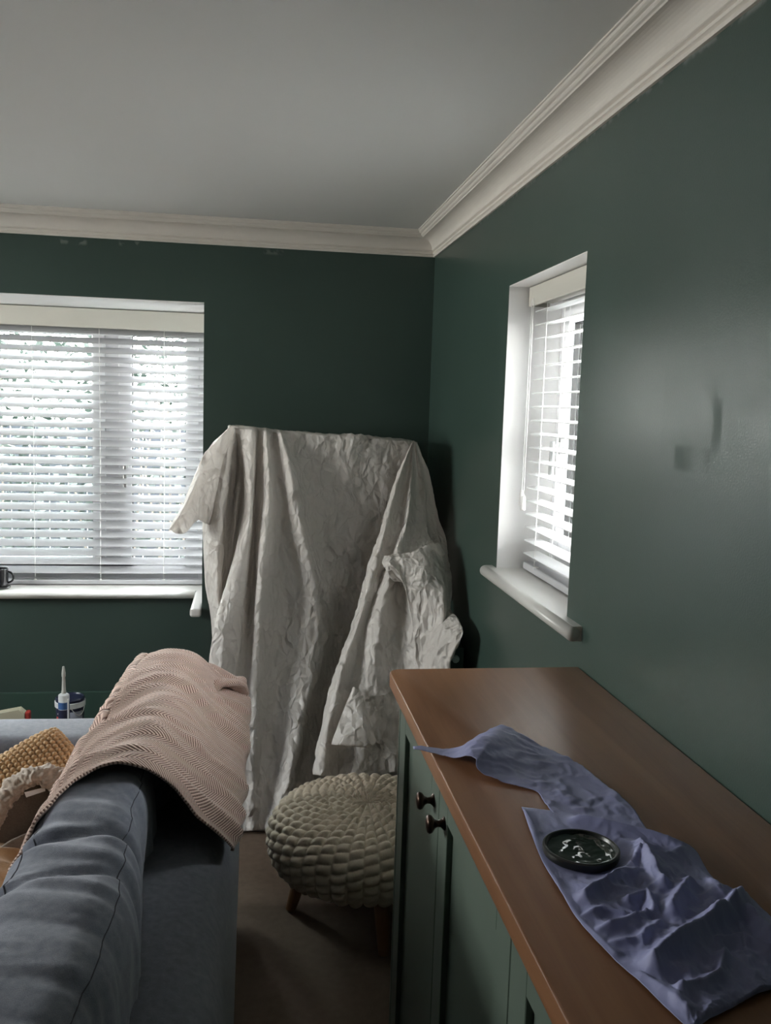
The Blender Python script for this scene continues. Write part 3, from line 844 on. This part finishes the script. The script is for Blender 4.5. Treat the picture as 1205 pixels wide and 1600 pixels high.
MB().lathe([(.0, .165), (.24, .165), (.26, .175), (.26, .2), (0, .2)], (.375, 2.655, 0), 40).build('seat_base', M['wood_leg'], fs, True)
for a in (172, 277, 7, 97):
    A = Vector((.375+.19*math.cos(math.radians(a)), 2.655+.19*math.sin(math.radians(a)), .17)); B = Vector((.375+.235*math.cos(math.radians(a)), 2.655+.235*math.sin(math.radians(a)), 0.002))
    MB().tube([A, A.lerp(B, .5), B], [.026, .022, .017], 16).build('leg', M['wood_leg'], fs, True)
# ================================================================== dust sheet
M['sheet'] = mat('translucent_polythene', (.88, .84, .80), .36, spec=.5, trans=.36)
def crinkle(m):
    n = m.node_tree.nodes; l = m.node_tree.links; b = n['Principled BSDF']
    t = n.new('ShaderNodeTexCoord'); mp = n.new('ShaderNodeMapping'); mp.inputs['Scale'].default_value = (1.2, 1, .6); mp.inputs['Rotation'].default_value = (0, .25, 0)
    w = n.new('ShaderNodeTexNoise'); w.inputs['Scale'].default_value = 7; w.inputs['Detail'].default_value = 3
    l.new(t.outputs['Object'], w.inputs['Vector']); l.new(t.outputs['Object'], mp.inputs[0])
    ad = n.new('ShaderNodeVectorMath'); ad.operation = 'MULTIPLY_ADD'; ad.inputs[1].default_value = (.09, .09, .09)
    l.new(w.outputs['Color'], ad.inputs[0]); l.new(mp.outputs[0], ad.inputs[2])
    prev = None
    for sc, st, di in ((9, .6, .026), (23, .6, .012)):
        v = n.new('ShaderNodeTexVoronoi'); v.feature = 'DISTANCE_TO_EDGE'; v.inputs['Scale'].default_value = sc; l.new(ad.outputs[0], v.inputs['Vector'])
        r = n.new('ShaderNodeMapRange'); r.inputs[1].default_value = 0; r.inputs[2].default_value = .35; r.inputs[3].default_value = 1; r.inputs[4].default_value = 0; l.new(v.outputs['Distance'], r.inputs[0])
        bu = n.new('ShaderNodeBump'); bu.inputs['Strength'].default_value = st; bu.inputs['Distance'].default_value = di; l.new(r.outputs[0], bu.inputs['Height'])
        if prev: l.new(prev, bu.inputs['Normal'])
        prev = bu.outputs[0]
    l.new(prev, b.inputs['Normal'])
crinkle(M['sheet'])
def px_col(keys, n):
    """keys: (v, u, Y) down a fold; returns n points evenly spaced down the fold"""
    P = [bp(u, v, 'y', y) for v, u, y in keys]
    v0, v1 = keys[0][0], keys[-1][0]; out = []
    for i in range(n):
        t = i/(n-1)*(len(P)-1); 
        v = v0+(v1-v0)*i/(n-1)
        k = 0
        while k < len(keys)-2 and keys[k+1][0] < v: k += 1
        f = (v-keys[k][0])/(keys[k+1][0]-keys[k][0]+1e-9)
        out.append(cr(P, k+min(1, max(0, f))))
    return out
def sheet(colkeys, nr, nc, wr, top=0, seed=0, flat=None):
    cols = [px_col(k, nr) for k in colkeys]
    if top:
        cols = [[Vector((c[0].x, max(c[0].y, YB-.12), c[0].z-.004)), Vector((c[0].x, (c[0].y+YB-.1)/2, c[0].z+.004))]+c for c in cols]
    G = [[cr([c[r] for c in cols], s/(nc-1)*(len(cols)-1)) for s in range(nc)] for r in range(len(cols[0]))]
    # refine noise: crumpled polythene
    def fn(p, r, k):
        q = p+Vector((seed, 0, 0))
        a = wr(p)
        return a*(.011*(ridged(Vector((q.x*1.5, q.y, q.z*.7)), 6.5)-.5)+.006*(ridged(Vector((q.x*1.3+.3*q.z, q.y, q.z*.8)), 17)-.5))+.004*noise.noise(q*5)
    G = displace(G, fn)
    for r_ in G:
        for p in r_:
            p.z = max(p.z, .004+.002*noise.noise(p*20)); p.x = min(p.x, XR-.012); p.y = min(p.y, YB-.02)
    return G
ds = empty('dust_sheet', (.25, 3.5, 0)); tag(ds, 'translucent white polythene dust sheet draped over furniture in the corner', 'dust sheet')
main = [
 [(672, 358, 3.80), (712, 330, 3.80), (810, 322, 3.80), (912, 326, 3.78), (985, 334, 3.78), (1150, 336, 3.7), (1300, 340, 3.7)],
 [(669, 356, 3.62), (712, 322, 3.62), (810, 317, 3.62), (912, 321, 3.60), (985, 331, 3.60), (1150, 332, 3.5), (1300, 335, 3.45)],
 [(668, 357, 3.54), (712, 330, 3.53), (810, 325, 3.52), (912, 330, 3.50), (985, 338, 3.48), (1150, 340, 3.4), (1300, 345, 3.38)],
 [(668, 360, 3.48), (738, 352, 3.46), (812, 345, 3.46), (912, 342, 3.46), (985, 345, 3.45), (1150, 348, 3.4), (1300, 350, 3.36)],
 [(668, 364, 3.48), (738, 374, 3.56), (812, 368, 3.58), (880, 362, 3.58), (985, 352, 3.52), (1150, 350, 3.44), (1300, 350, 3.4)],
 [(669, 380, 3.46), (780, 384, 3.45), (831, 379, 3.42), (912, 353, 3.38), (1006, 331, 3.32), (1150, 316, 3.27), (1300, 312, 3.21)],
 [(670, 390, 3.44), (780, 389, 3.40), (831, 386, 3.38), (912, 364, 3.34), (1006, 345, 3.28), (1150, 330, 3.22), (1302, 330, 3.20)],
 [(671, 399, 3.44), (780, 394, 3.40), (880, 386, 3.37), (1040, 366, 3.28), (1150, 358, 3.22), (1303, 350, 3.20)],
 [(672, 404, 3.47), (780, 400, 3.46), (912, 394, 3.43), (1040, 384, 3.33), (1150, 376, 3.26), (1300, 372, 3.22)],
 [(673, 416, 3.43), (780, 420, 3.38), (880, 410, 3.34), (1040, 402, 3.28), (1150, 398, 3.22), (1298, 392, 3.19)],
 [(674, 426, 3.46), (780, 436, 3.43), (912, 446, 3.42), (1040, 436, 3.34), (1200, 424, 3.26), (1296, 412, 3.20)],
 [(675, 438, 3.42), (750, 458, 3.38), (840, 474, 3.36), (912, 490, 3.36), (1023, 494, 3.33), (1120, 470, 3.25), (1210, 452, 3.19), (1294, 435, 3.16)],
 [(676, 446, 3.44), (750, 472, 3.43), (840, 490, 3.43), (912, 509, 3.43), (1023, 512, 3.40), (1120, 492, 3.32), (1210, 472, 3.24), (1292, 455, 3.19)],
 [(678, 480, 3.44), (750, 495, 3.45), (840, 515, 3.46), (912, 525, 3.47), (1023, 525, 3.44), (1120, 508, 3.36), (1210, 490, 3.28), (1292, 480, 3.24)],
 [(682, 540, 3.44), (750, 545, 3.45), (840, 550, 3.46), (1023, 545, 3.46), (1200, 530, 3.36), (1292, 520, 3.3)],
 [(686, 600, 3.44), (760, 605, 3.46), (840, 600, 3.47), (1023, 580, 3.48), (1200, 560, 3.44), (1292, 560, 3.4)],
 [(690, 644, 3.46), (760, 648, 3.49), (840, 650, 3.5), (1023, 650, 3.5), (1200, 630, 3.48), (1290, 620, 3.44)],
 [(691, 649, 3.52), (760, 668, 3.54), (840, 680, 3.54), (1023, 680, 3.54), (1200, 680, 3.5), (1290, 680, 3.48)],
 [(691, 650, 3.70), (760, 664, 3.74), (840, 670, 3.76), (1023, 675, 3.76), (1200, 680, 3.7), (1270, 680, 3.7)]]
def wm(p):
    c = math.exp(-((p.x-.42)/.16)**2)*(1 if p.z > .45 else .7)
    low = max(0, min(1, (.5-p.z)/.3))
    return .3+1.0*c+.8*low
G = sheet(main, 300, 300, wm, top=1)
o = link('main_sheet', grid_mesh('main_sheet', G), M['sheet'], ds); solid(o, .0012)
flap = [
 [(692, 643, 3.41), (746, 619, 3.37), (823, 596, 3.33), (891, 575, 3.29), (963, 553, 3.25), (1023, 532, 3.2), (1091, 511, 3.16), (1150, 498, 3.12), (1210, 490, 3.08)],
 [(692, 644, 3.39), (746, 624, 3.34), (823, 603, 3.28), (891, 583, 3.24), (963, 563, 3.19), (1023, 543, 3.15), (1091, 523, 3.1), (1150, 511, 3.07), (1212, 504, 3.04)],
 [(692, 645, 3.41), (760, 634, 3.37), (823, 622, 3.32), (891, 600, 3.27), (963, 575, 3.22), (1040, 556, 3.17), (1120, 545, 3.13), (1214, 530, 3.08)],
 [(692, 646, 3.40), (760, 642, 3.34), (823, 634, 3.27), (891, 612, 3.20), (963, 596, 3.15), (1040, 582, 3.12), (1120, 575, 3.09), (1214, 560, 3.05)],
 [(691, 648, 3.42), (760, 652, 3.38), (823, 648, 3.31), (880, 634, 3.25), (963, 622, 3.19), (1040, 612, 3.14), (1120, 604, 3.10), (1212, 590, 3.07)],
 [(691, 649, 3.41), (760, 662, 3.38), (823, 666, 3.32), (880, 662, 3.2), (963, 656, 3.12), (1040, 645, 3.10), (1120, 630, 3.09), (1206, 614, 3.07)],
 [(691, 650, 3.43), (760, 672, 3.42), (823, 683, 3.38), (880, 690, 3.24), (945, 690, 3.12), (990, 690, 2.96), (1040, 680, 2.97), (1120, 660, 3.06), (1200, 640, 3.06)],
 [(691, 650, 3.46), (745, 670, 3.47), (812, 686, 3.45), (858, 699, 3.34), (933, 705, 3.20), (948, 701, 3.12), (985, 723, 2.88), (1023, 706, 2.89), (1062, 700, 2.91), (1200, 690, 2.98)],
 [(691, 651, 3.60), (745, 668, 3.60), (812, 682, 3.58), (858, 690, 3.5), (933, 698, 3.34), (985, 712, 2.925), (1023, 700, 2.93), (1062, 695, 2.94), (1180, 690, 3.05)]]
def wf_(p): return .55+.5*max(0, min(1, (1.25-p.z)/.3))
kn = [((608, 878), 3.2, .028, .020), ((625, 905), 3.2, .022, -.020), ((640, 912), 3.19, .016, .02), ((660, 880), 3.2, .05, .02), ((598, 905), 3.2, .014, -.012), ((690, 900), 3.2, .05, .012), ((680, 965), 3.1, .04, -.012)]
kn = [(bp(u, v, 'y', y), r, h) for (u, v), y, r, h in kn]
G = sheet(flap, 220, 190, wf_, seed=4)
def knot(p):
    d = 0
    for c_, r, h in kn:
        q = p-c_; q.y *= .3; d += h*math.exp(-(q.length/r)**2)
    # creases radiating from the knot
    q = p-kn[1][0]; r = math.hypot(q.x, q.z); a = math.atan2(q.z, q.x)
    d += .007*math.cos(9*a+2*math.sin(3*a))*math.exp(-((r-.07)/.06)**2)
    return d
G = [[p+Vector((0, -knot(p), 0)) for p in r_] for r_ in G]
o = link('front_flap', grid_mesh('front_flap', G), M['sheet'], ds); solid(o, .0012)
arm = [
 [(666, 372, 3.50), (740, 368, 3.52), (790, 362, 3.53), (830, 352, 3.54)],
 [(667, 360, 3.46), (710, 352, 3.47), (770, 344, 3.48), (822, 332, 3.50)],
 [(690, 338, 3.46), (730, 333, 3.43), (770, 328, 3.45), (815, 316, 3.48)],
 [(712, 318, 3.46), (745, 314, 3.41), (775, 312, 3.45), (812, 309, 3.46)],
 [(750, 301, 3.44), (770, 299, 3.39), (790, 298, 3.43), (822, 298, 3.44)],
 [(790, 285, 3.43), (800, 284, 3.38), (812, 286, 3.42), (833, 288, 3.42)],
 [(822, 267, 3.42), (826, 266, 3.39), (829, 268, 3.40), (834, 275, 3.41)]]
G = sheet(arm, 70, 90, lambda p: .7, seed=9)
o = link('side_flap', grid_mesh('side_flap', G), M['sheet'], ds); solid(o, .0014)
arm2 = [[(v, u, y+.05) for v, u, y in c_] for c_ in arm]
G = sheet(arm2, 40, 50, lambda p: .7, seed=19)
o = link('side_flap', grid_mesh('side_flap', G), M['sheet'], ds); solid(o, .0014)
hem = [[(1074, 552, 3.11), (1120, 533, 3.07), (1159, 519, 3.03), (1162, 519, 3.03)], [(1074, 554, 3.10), (1120, 545, 3.05), (1160, 545, 3.0), (1166, 545, 3.0)], [(1078, 558, 3.10), (1120, 566, 3.04), (1160, 577, 3.0), (1167, 578, 3.0)], [(1082, 566, 3.09), (1120, 576, 3.06), (1150, 585, 3.04), (1158, 588, 3.04)]]
G = sheet(hem, 50, 50, lambda p: .35, seed=12)
o = link('turned_corner', grid_mesh('turned_corner', G), M['sheet'], ds); solid(o, .0014)
swag = [
 [(868, 600, 3.21), (880, 597, 3.17), (892, 604, 3.16), (908, 614, 3.17)],
 [(866, 613, 3.20), (884, 616, 3.13), (902, 628, 3.12), (922, 636, 3.14)],
 [(864, 634, 3.18), (890, 640, 3.11), (925, 644, 3.10), (975, 648, 3.08), (1040, 652, 3.06)],
 [(856, 657, 3.17), (900, 668, 3.09), (960, 674, 3.05), (1005, 672, 3.03), (1045, 668, 3.03)],
 [(848, 678, 3.22), (900, 691, 3.12), (945, 696, 3.04), (1000, 690, 3.0), (1045, 685, 3.0)],
 [(851, 698, 3.32), (895, 704, 3.2), (933, 706, 3.12), (946, 701, 3.08), (952, 697, 3.08)]]
G = sheet(swag, 90, 110, lambda p: .9, seed=15)
G = [[p+Vector((0, -knot(p)*.6, 0)) for p in r_] for r_ in G]
o = link('gathered_fold', grid_mesh('gathered_fold', G), M['sheet'], ds); solid(o, .0012)
# puddled hem on the floor
G = []
for i in range(120):
    t = i/119; x0 = -.10+.62*t; row = []
    for j in range(30):
        f = j/29; y = 3.30-.075*f-.03*t+.02*noise.noise(Vector((x0*6, f, 3))); z = .075*math.exp(-((f-.15)/.35)**2)*(1+.3*noise.noise(Vector((x0*7, f*2, 1))))+.012*(ridged(Vector((x0, y, 0)), 14)-.4)
        z *= 1-f**4
        row.append(Vector((x0, y, max(.004, z+.004))))
    G.append(row)
o = link('floor_hem', grid_mesh('floor_hem', G), M['sheet'], ds); solid(o, .0014)

# ================================================================== blue paper sheet on the sideboard
M['blue'] = mat('periwinkle_blue_paper', (.29, .305, .53), .55, sheen=.1, trans=.12, bump=(240, .15, .001))
M['wetpaint'] = mat('wet_dark_green_paint', (.016, .026, .020), .08, spec=.6, bump=(30, .2, .003))
M['blackplastic'] = mat('black_plastic_rim', (.012, .014, .013), .3)
def tp(u, v): p = bp(u, v, 'z', SZ); return p
ridges = [  # polyline in the photograph traced to the table plane, half width, height
 ([(905, 1288), (945, 1298), (1000, 1310), (1072, 1328)], .012, .020),
 ([(818, 1272), (850, 1350), (878, 1400), (905, 1442), (960, 1495)], .006, .012),
 ([(1000, 1330), (1018, 1365), (1035, 1398)], .010, .024),
 ([(912, 1412), (955, 1392), (985, 1358), (1000, 1342)], .008, .022),
 ([(1020, 1522), (1060, 1500), (1110, 1465), (1145, 1438), (1165, 1412)], .013, .042),
 ([(935, 1462), (985, 1452), (1025, 1436)], .007, .015),
 ([(945, 1482), (1000, 1480), (1030, 1462)], .006, .012),
 ([(1048, 1442), (1062, 1418), (1075, 1398)], .010, .026),
 ([(1085, 1328), (1105, 1375), (1130, 1420)], .010, .016),
 ([(1065, 1562), (1100, 1556), (1122, 1545), (1130, 1512)], .007, .022),
 ([(1000, 1530), (1040, 1562), (1070, 1590)], .007, .016),
 ([(1165, 1440), (1200, 1470), (1215, 1490)], .012, .02),
 ([(1120, 1485), (1160, 1480), (1200, 1500)], .010, .02),
 ([(980, 1420), (1010, 1415), (1020, 1440)], .007, .022),
 ([(900, 1440), (940, 1432), (975, 1440)], .005, .010),
 ([(1010, 1350), (1040, 1350), (1075, 1332)], .009, .012),
 ([(1135, 1400), (1165, 1412), (1190, 1432)], .010, .018)]
ridges = [([tp(*q) for q in pl], w, h) for pl, w, h in ridges]
def segd(p, a, b):
    ab = (b-a).xy; ap = (p-a).xy; t = max(0, min(1, ap.dot(ab)/(ab.length_squared+1e-12))); return (ap-ab*t).length
def paper_h(p, amp):
    h = 0
    for pl, w, hh in ridges:
        d = min(segd(p, a, b) for a, b in zip(pl, pl[1:]))
        if d < w*4: h = max(h, hh*math.exp(-(d/w)**1.4))
    q = p+Vector((fbm(p, 14, 2), fbm(p+Vector((4, 4, 4)), 14, 2), 0))*.012
    return h*.62+amp*max(0, ridged(Vector((q.x, q.y*.8, 2)), 15)-.1)*.0095+amp*max(0, ridged(Vector((q.x, q.y, 7)), 36)-.1)*.0035
lid_c = Vector((.449, 1.098, SZ))
def strip(Lk, Rk, nr, nc, hfn):
    Lp, Rp = [tp(*q) for q in Lk], [tp(*q) for q in Rk]; G = []
    for r in range(nr):
        a, b = cr(Lp, r/(nr-1)*(len(Lp)-1)), cr(Rp, r/(nr-1)*(len(Rp)-1)); row = []
        for s in range(nc):
            f = s/(nc-1); p = a.lerp(b, f); p.z = SZ+.0022+hfn(p, r/(nr-1), f); row.append(p)
        G.append(row)
    return G
def hA(p, r, f):
    h = .004*noise.noise(Vector((p.x*9, p.y*9, 1)))+.006*max(0, ridged(Vector((p.x, p.y, 3)), 10)-.45)+.003*(ridged(Vector((p.x, p.y, 9)), 30)-.5)
    h += .030*math.exp(-((r-.33)/.16)**2)*(1-.6*abs(f-.5))+.012*math.exp(-(r/.08)**2)
    return max(0, h)*(.35+.65*min(1, .25+r*3))
A = strip([(645, 1174), (700, 1174), (735, 1169), (780, 1152), (815, 1160), (860, 1176), (900, 1195), (950, 1232), (985, 1262), (1012, 1300)],
          [(646, 1178), (690, 1185), (718, 1197), (742, 1207), (748, 1216), (800, 1229), (838, 1239), (848, 1252), (862, 1271), (890, 1300)], 150, 60, hA)
def hB(p, r, f):
    edge = min(1, min(f, 1-f)*9, (1-r)*12, .15+r*8)
    d = (p-lid_c).xy.length; flat = max(0, min(1, (d-.05)/.03))
    amp = max(0, min(1, (1.16-p.y)/.12))*max(.2, min(1, (p.x-.38)/.08))
    return max(0, (paper_h(p, .25+.9*amp)*flat+.001))*(.25+.75*edge)
Bm = strip([(815, 1264), (832, 1312), (852, 1358), (878, 1402), (905, 1445), (955, 1498), (1005, 1545), (1062, 1600), (1085, 1612)],
           [(880, 1272), (945, 1290), (1010, 1300), (1076, 1325), (1115, 1378), (1175, 1412), (1225, 1465), (1235, 1530), (1170, 1565)], 260, 240, hB)
bpz = Vector((.46, 1.1, SZ))
me = bpy.data.meshes.new('paper_sheet')
V, F = [], []
for Gx in (A, Bm):
    b0 = len(V); R_, K_ = len(Gx), len(Gx[0]); V += [tuple(p) for r_ in Gx for p in r_]
    F += [(b0+r*K_+k, b0+r*K_+k+1, b0+(r+1)*K_+k+1, b0+(r+1)*K_+k) for r in range(R_-1) for k in range(K_-1)]
me.from_pydata(V, [], F)
pp = link('paper_sheet', me, M['blue'], smooth=True)
tag(pp, 'crumpled periwinkle-blue paper sheet spread over the sideboard top', 'paper'); solid(pp, .0008)
# tub lid with wet paint
ld = empty('paint_lid', lid_c+Vector((0, 0, .003))); tag(ld, 'round plastic lid coated with wet dark green paint on the blue paper', 'lid')
lc = lid_c+Vector((0, 0, .0035))
MB().lathe([(0, 0), (.046, 0), (.0505, .002), (.052, .006), (.0515, .0115), (.049, .013), (.0465, .0125), (.045, .008), (.043, .005), (0, .005)], lc, 64).build('rim', M['blackplastic'], ld, True)
G = []
for i in range(40):
    row = []
    for k in range(65):
        r = .0445*i/39; a = 2*PI*k/64; p = Vector((r*math.cos(a), r*math.sin(a), 0))
        row.append(lc+p+Vector((0, 0, .0062+.0022*(i/39)**6+.0011*noise.noise(p*55)+.0006*noise.noise(p*140))))
    G.append(row)
link('wet_paint', grid_mesh('wet_paint', G), M['wetpaint'], ld)

# ================================================================== mug on the bay sill
mc = Vector((-1.152, 4.315, BZ0))
co = MB().lathe([(0, .001), (.045, .001), (.048, .004), (.048, .008), (.044, .009), (0, .009)], mc, 32).build('coaster', mat('dark_slate', (.03, .03, .03), .5), None, True)
tag(co, 'dark round coaster under the black mug on the window sill', 'coaster')
mg = empty('mug', mc+Vector((0, 0, .0095))); tag(mg, 'black ceramic mug on the bay window sill', 'mug')
m0 = mc+Vector((0, 0, .0095))
MB().lathe([(0, 0), (.033, 0), (.037, .004), (.0385, .02), (.039, .08), (.0385, .083), (.0355, .083), (.035, .08), (.034, .01), (0, .008)], m0, 36).build('body', M['mugblack'], mg, True)
MB().tube([m0+Vector((.036+.026*math.sin(PI*k/12), 0, .043-.026*math.cos(PI*k/12))) for k in range(13)], .0048, 10).build('handle', M['mugblack'], mg, True)

# ================================================================== decorating materials on the bay floor
M['navy'] = mat('navy_tub_plastic', (.02, .025, .06), .35); M['redp'] = mat('red_label', (.45, .05, .04), .5); M['bluep'] = mat('blue_label', (.05, .13, .32), .5)
M['whitep'] = mat('white_plastic', (.7, .72, .72), .35); M['nozzle'] = mat('translucent_nozzle', (.62, .62, .58), .3, trans=.2)
M['cream'] = mat('cream_card', (.48, .45, .33), .7); M['olive'] = mat('olive_glass', (.05, .07, .02), .15); M['greyp'] = mat('pale_grey_print', (.3, .32, .38), .5)
tb = empty('filler_tub', (-.80, 4.10, 0)); tag(tb, 'navy plastic tub with a white band and red label behind the sofa arm', 'tub')
tcn = (-.80, 4.10, 0)
MB().lathe([(0, 0), (.055, 0), (.057, .003), (.062, .222), (0, .222)], tcn, 40).build('body', M['navy'], tb, True)
MB().lathe([(.0625, .205), (.0665, .205), (.067, .228), (.064, .23), (.0625, .228)], tcn, 40).build('lid_band', M['whitep'], tb, True)
MB().lathe([(0, .222), (.061, .222), (.064, .240), (.058, .246), (.055, .24), (0, .24)], tcn, 40).build('lid', M['navy'], tb, True)
def patch(c, r, a0, a1, z0, z1):
    n_ = 12; ps = []
    return grid_mesh('label', [[Vector((c[0]+r*math.cos(math.radians(a0+(a1-a0)*k/n_)), c[1]+r*math.sin(math.radians(a0+(a1-a0)*k/n_)), z)) for k in range(n_+1)] for z in (z0, z1)])
o = link('label', patch(tcn, .0632, 215, 262, .08, .165), M['redp'], tb); solid(o, .0006)
o = link('label', patch(tcn, .0632, 276, 335, .06, .19), M['greyp'], tb); solid(o, .0006)
# tiny row of white letters on the tub band
lt = MB()
for k in range(5):
    a = math.radians(226+8*k); x, y = tcn[0]+.0636*math.cos(a), tcn[1]+.0636*math.sin(a)
    lt.box((x-.002, y-.001, .175), (x+.002, y+.001, .183))
lt.build('lettering', M['whitep'], tb)
hpts = [Vector((tcn[0]+.064*math.cos(math.radians(a)), tcn[1]+.064*math.sin(math.radians(a)), .215-.045*math.sin(math.radians((a-280)/80*180)))) for a in range(280, 361, 8)]
MB().tube(hpts, .0022, 6).build('handle', M['whitep'], tb, True)
sc_ = (-.795, 3.94, 0)
st = empty('sealant_cartridge', sc_); tag(st, 'upright white sealant cartridge with a long nozzle and blue label', 'cartridge')
Z0 = .0
MB().lathe([(0, Z0), (.0235, Z0), (.0235, .300), (.0225, .306), (.016, .311), (.010, .313), (0, .313)], sc_, 32).build('body', M['whitep'], st, True)
MB().lathe([(.0240, .245), (.0242, .245), (.0242, .276), (.0240, .276)], sc_, 32).build('label', M['bluep'], st, True)
MB().lathe([(.0240, .02), (.0242, .02), (.0242, .243), (.0240, .243)], sc_, 32).build('label', M['navy'], st, True)
MB().lathe([(.010, .313), (.0105, .322), (.009, .326), (.0065, .385), (.0085, .388), (.0085, .402), (.0065, .418), (.0045, .432), (0, .433)], sc_, 20).build('nozzle', M['nozzle'], st, True)
MB().box((sc_[0]+.018, sc_[1]-.022, .0), (sc_[0]+.025, sc_[1]-.012, .292), .001).build('stripe', M['whitep'], st)
# flat cream packet with red cap end
pk = empty('cream_packet', (-1.06, 4.12, 0)); tag(pk, 'cream card packet with a red end beside the skirting at far left', 'packet')
MB().prism([(-1.15, 4.08, 0), (-.995, 4.08, 0), (-.995, 4.08, .17), (-1.02, 4.08, .192), (-1.15, 4.08, .168)], (0, .05, 0)).build('packet_body', M['cream'], pk)
MB().box((-.995, 4.085, .01), (-.975, 4.125, .178), .006).build('end_cap', M['redp'], pk)
bt = empty('bottle', (-.66, 4.12, 0)); tag(bt, 'olive green bottle leaning on its side right of the tub', 'bottle')
bo = MB().lathe([(0, 0), (.03, 0), (.034, .006), (.034, .14), (.028, .17), (.014, .2), (.011, .235), (0, .235)], (0, 0, 0), 28)
bmesh.ops.transform(bo.bm, matrix=Matrix.Translation((-.705, 4.12, .035)) @ Matrix.Rotation(math.radians(38), 4, 'Y'), verts=bo.bm.verts)
bo.build('body', M['olive'], bt, True)
cp = MB().lathe([(.0135, .2), (.0135, .237), (.012, .239), (0, .239)], (0, 0, 0), 20)
bmesh.ops.transform(cp.bm, matrix=Matrix.Translation((-.705, 4.12, .035)) @ Matrix.Rotation(math.radians(38), 4, 'Y'), verts=cp.bm.verts)
cp.build('cap', M['whitep'], bt, True)

# tidy: drop helper keys
for o in bpy.data.objects:
    if '_w' in o: del o['_w']
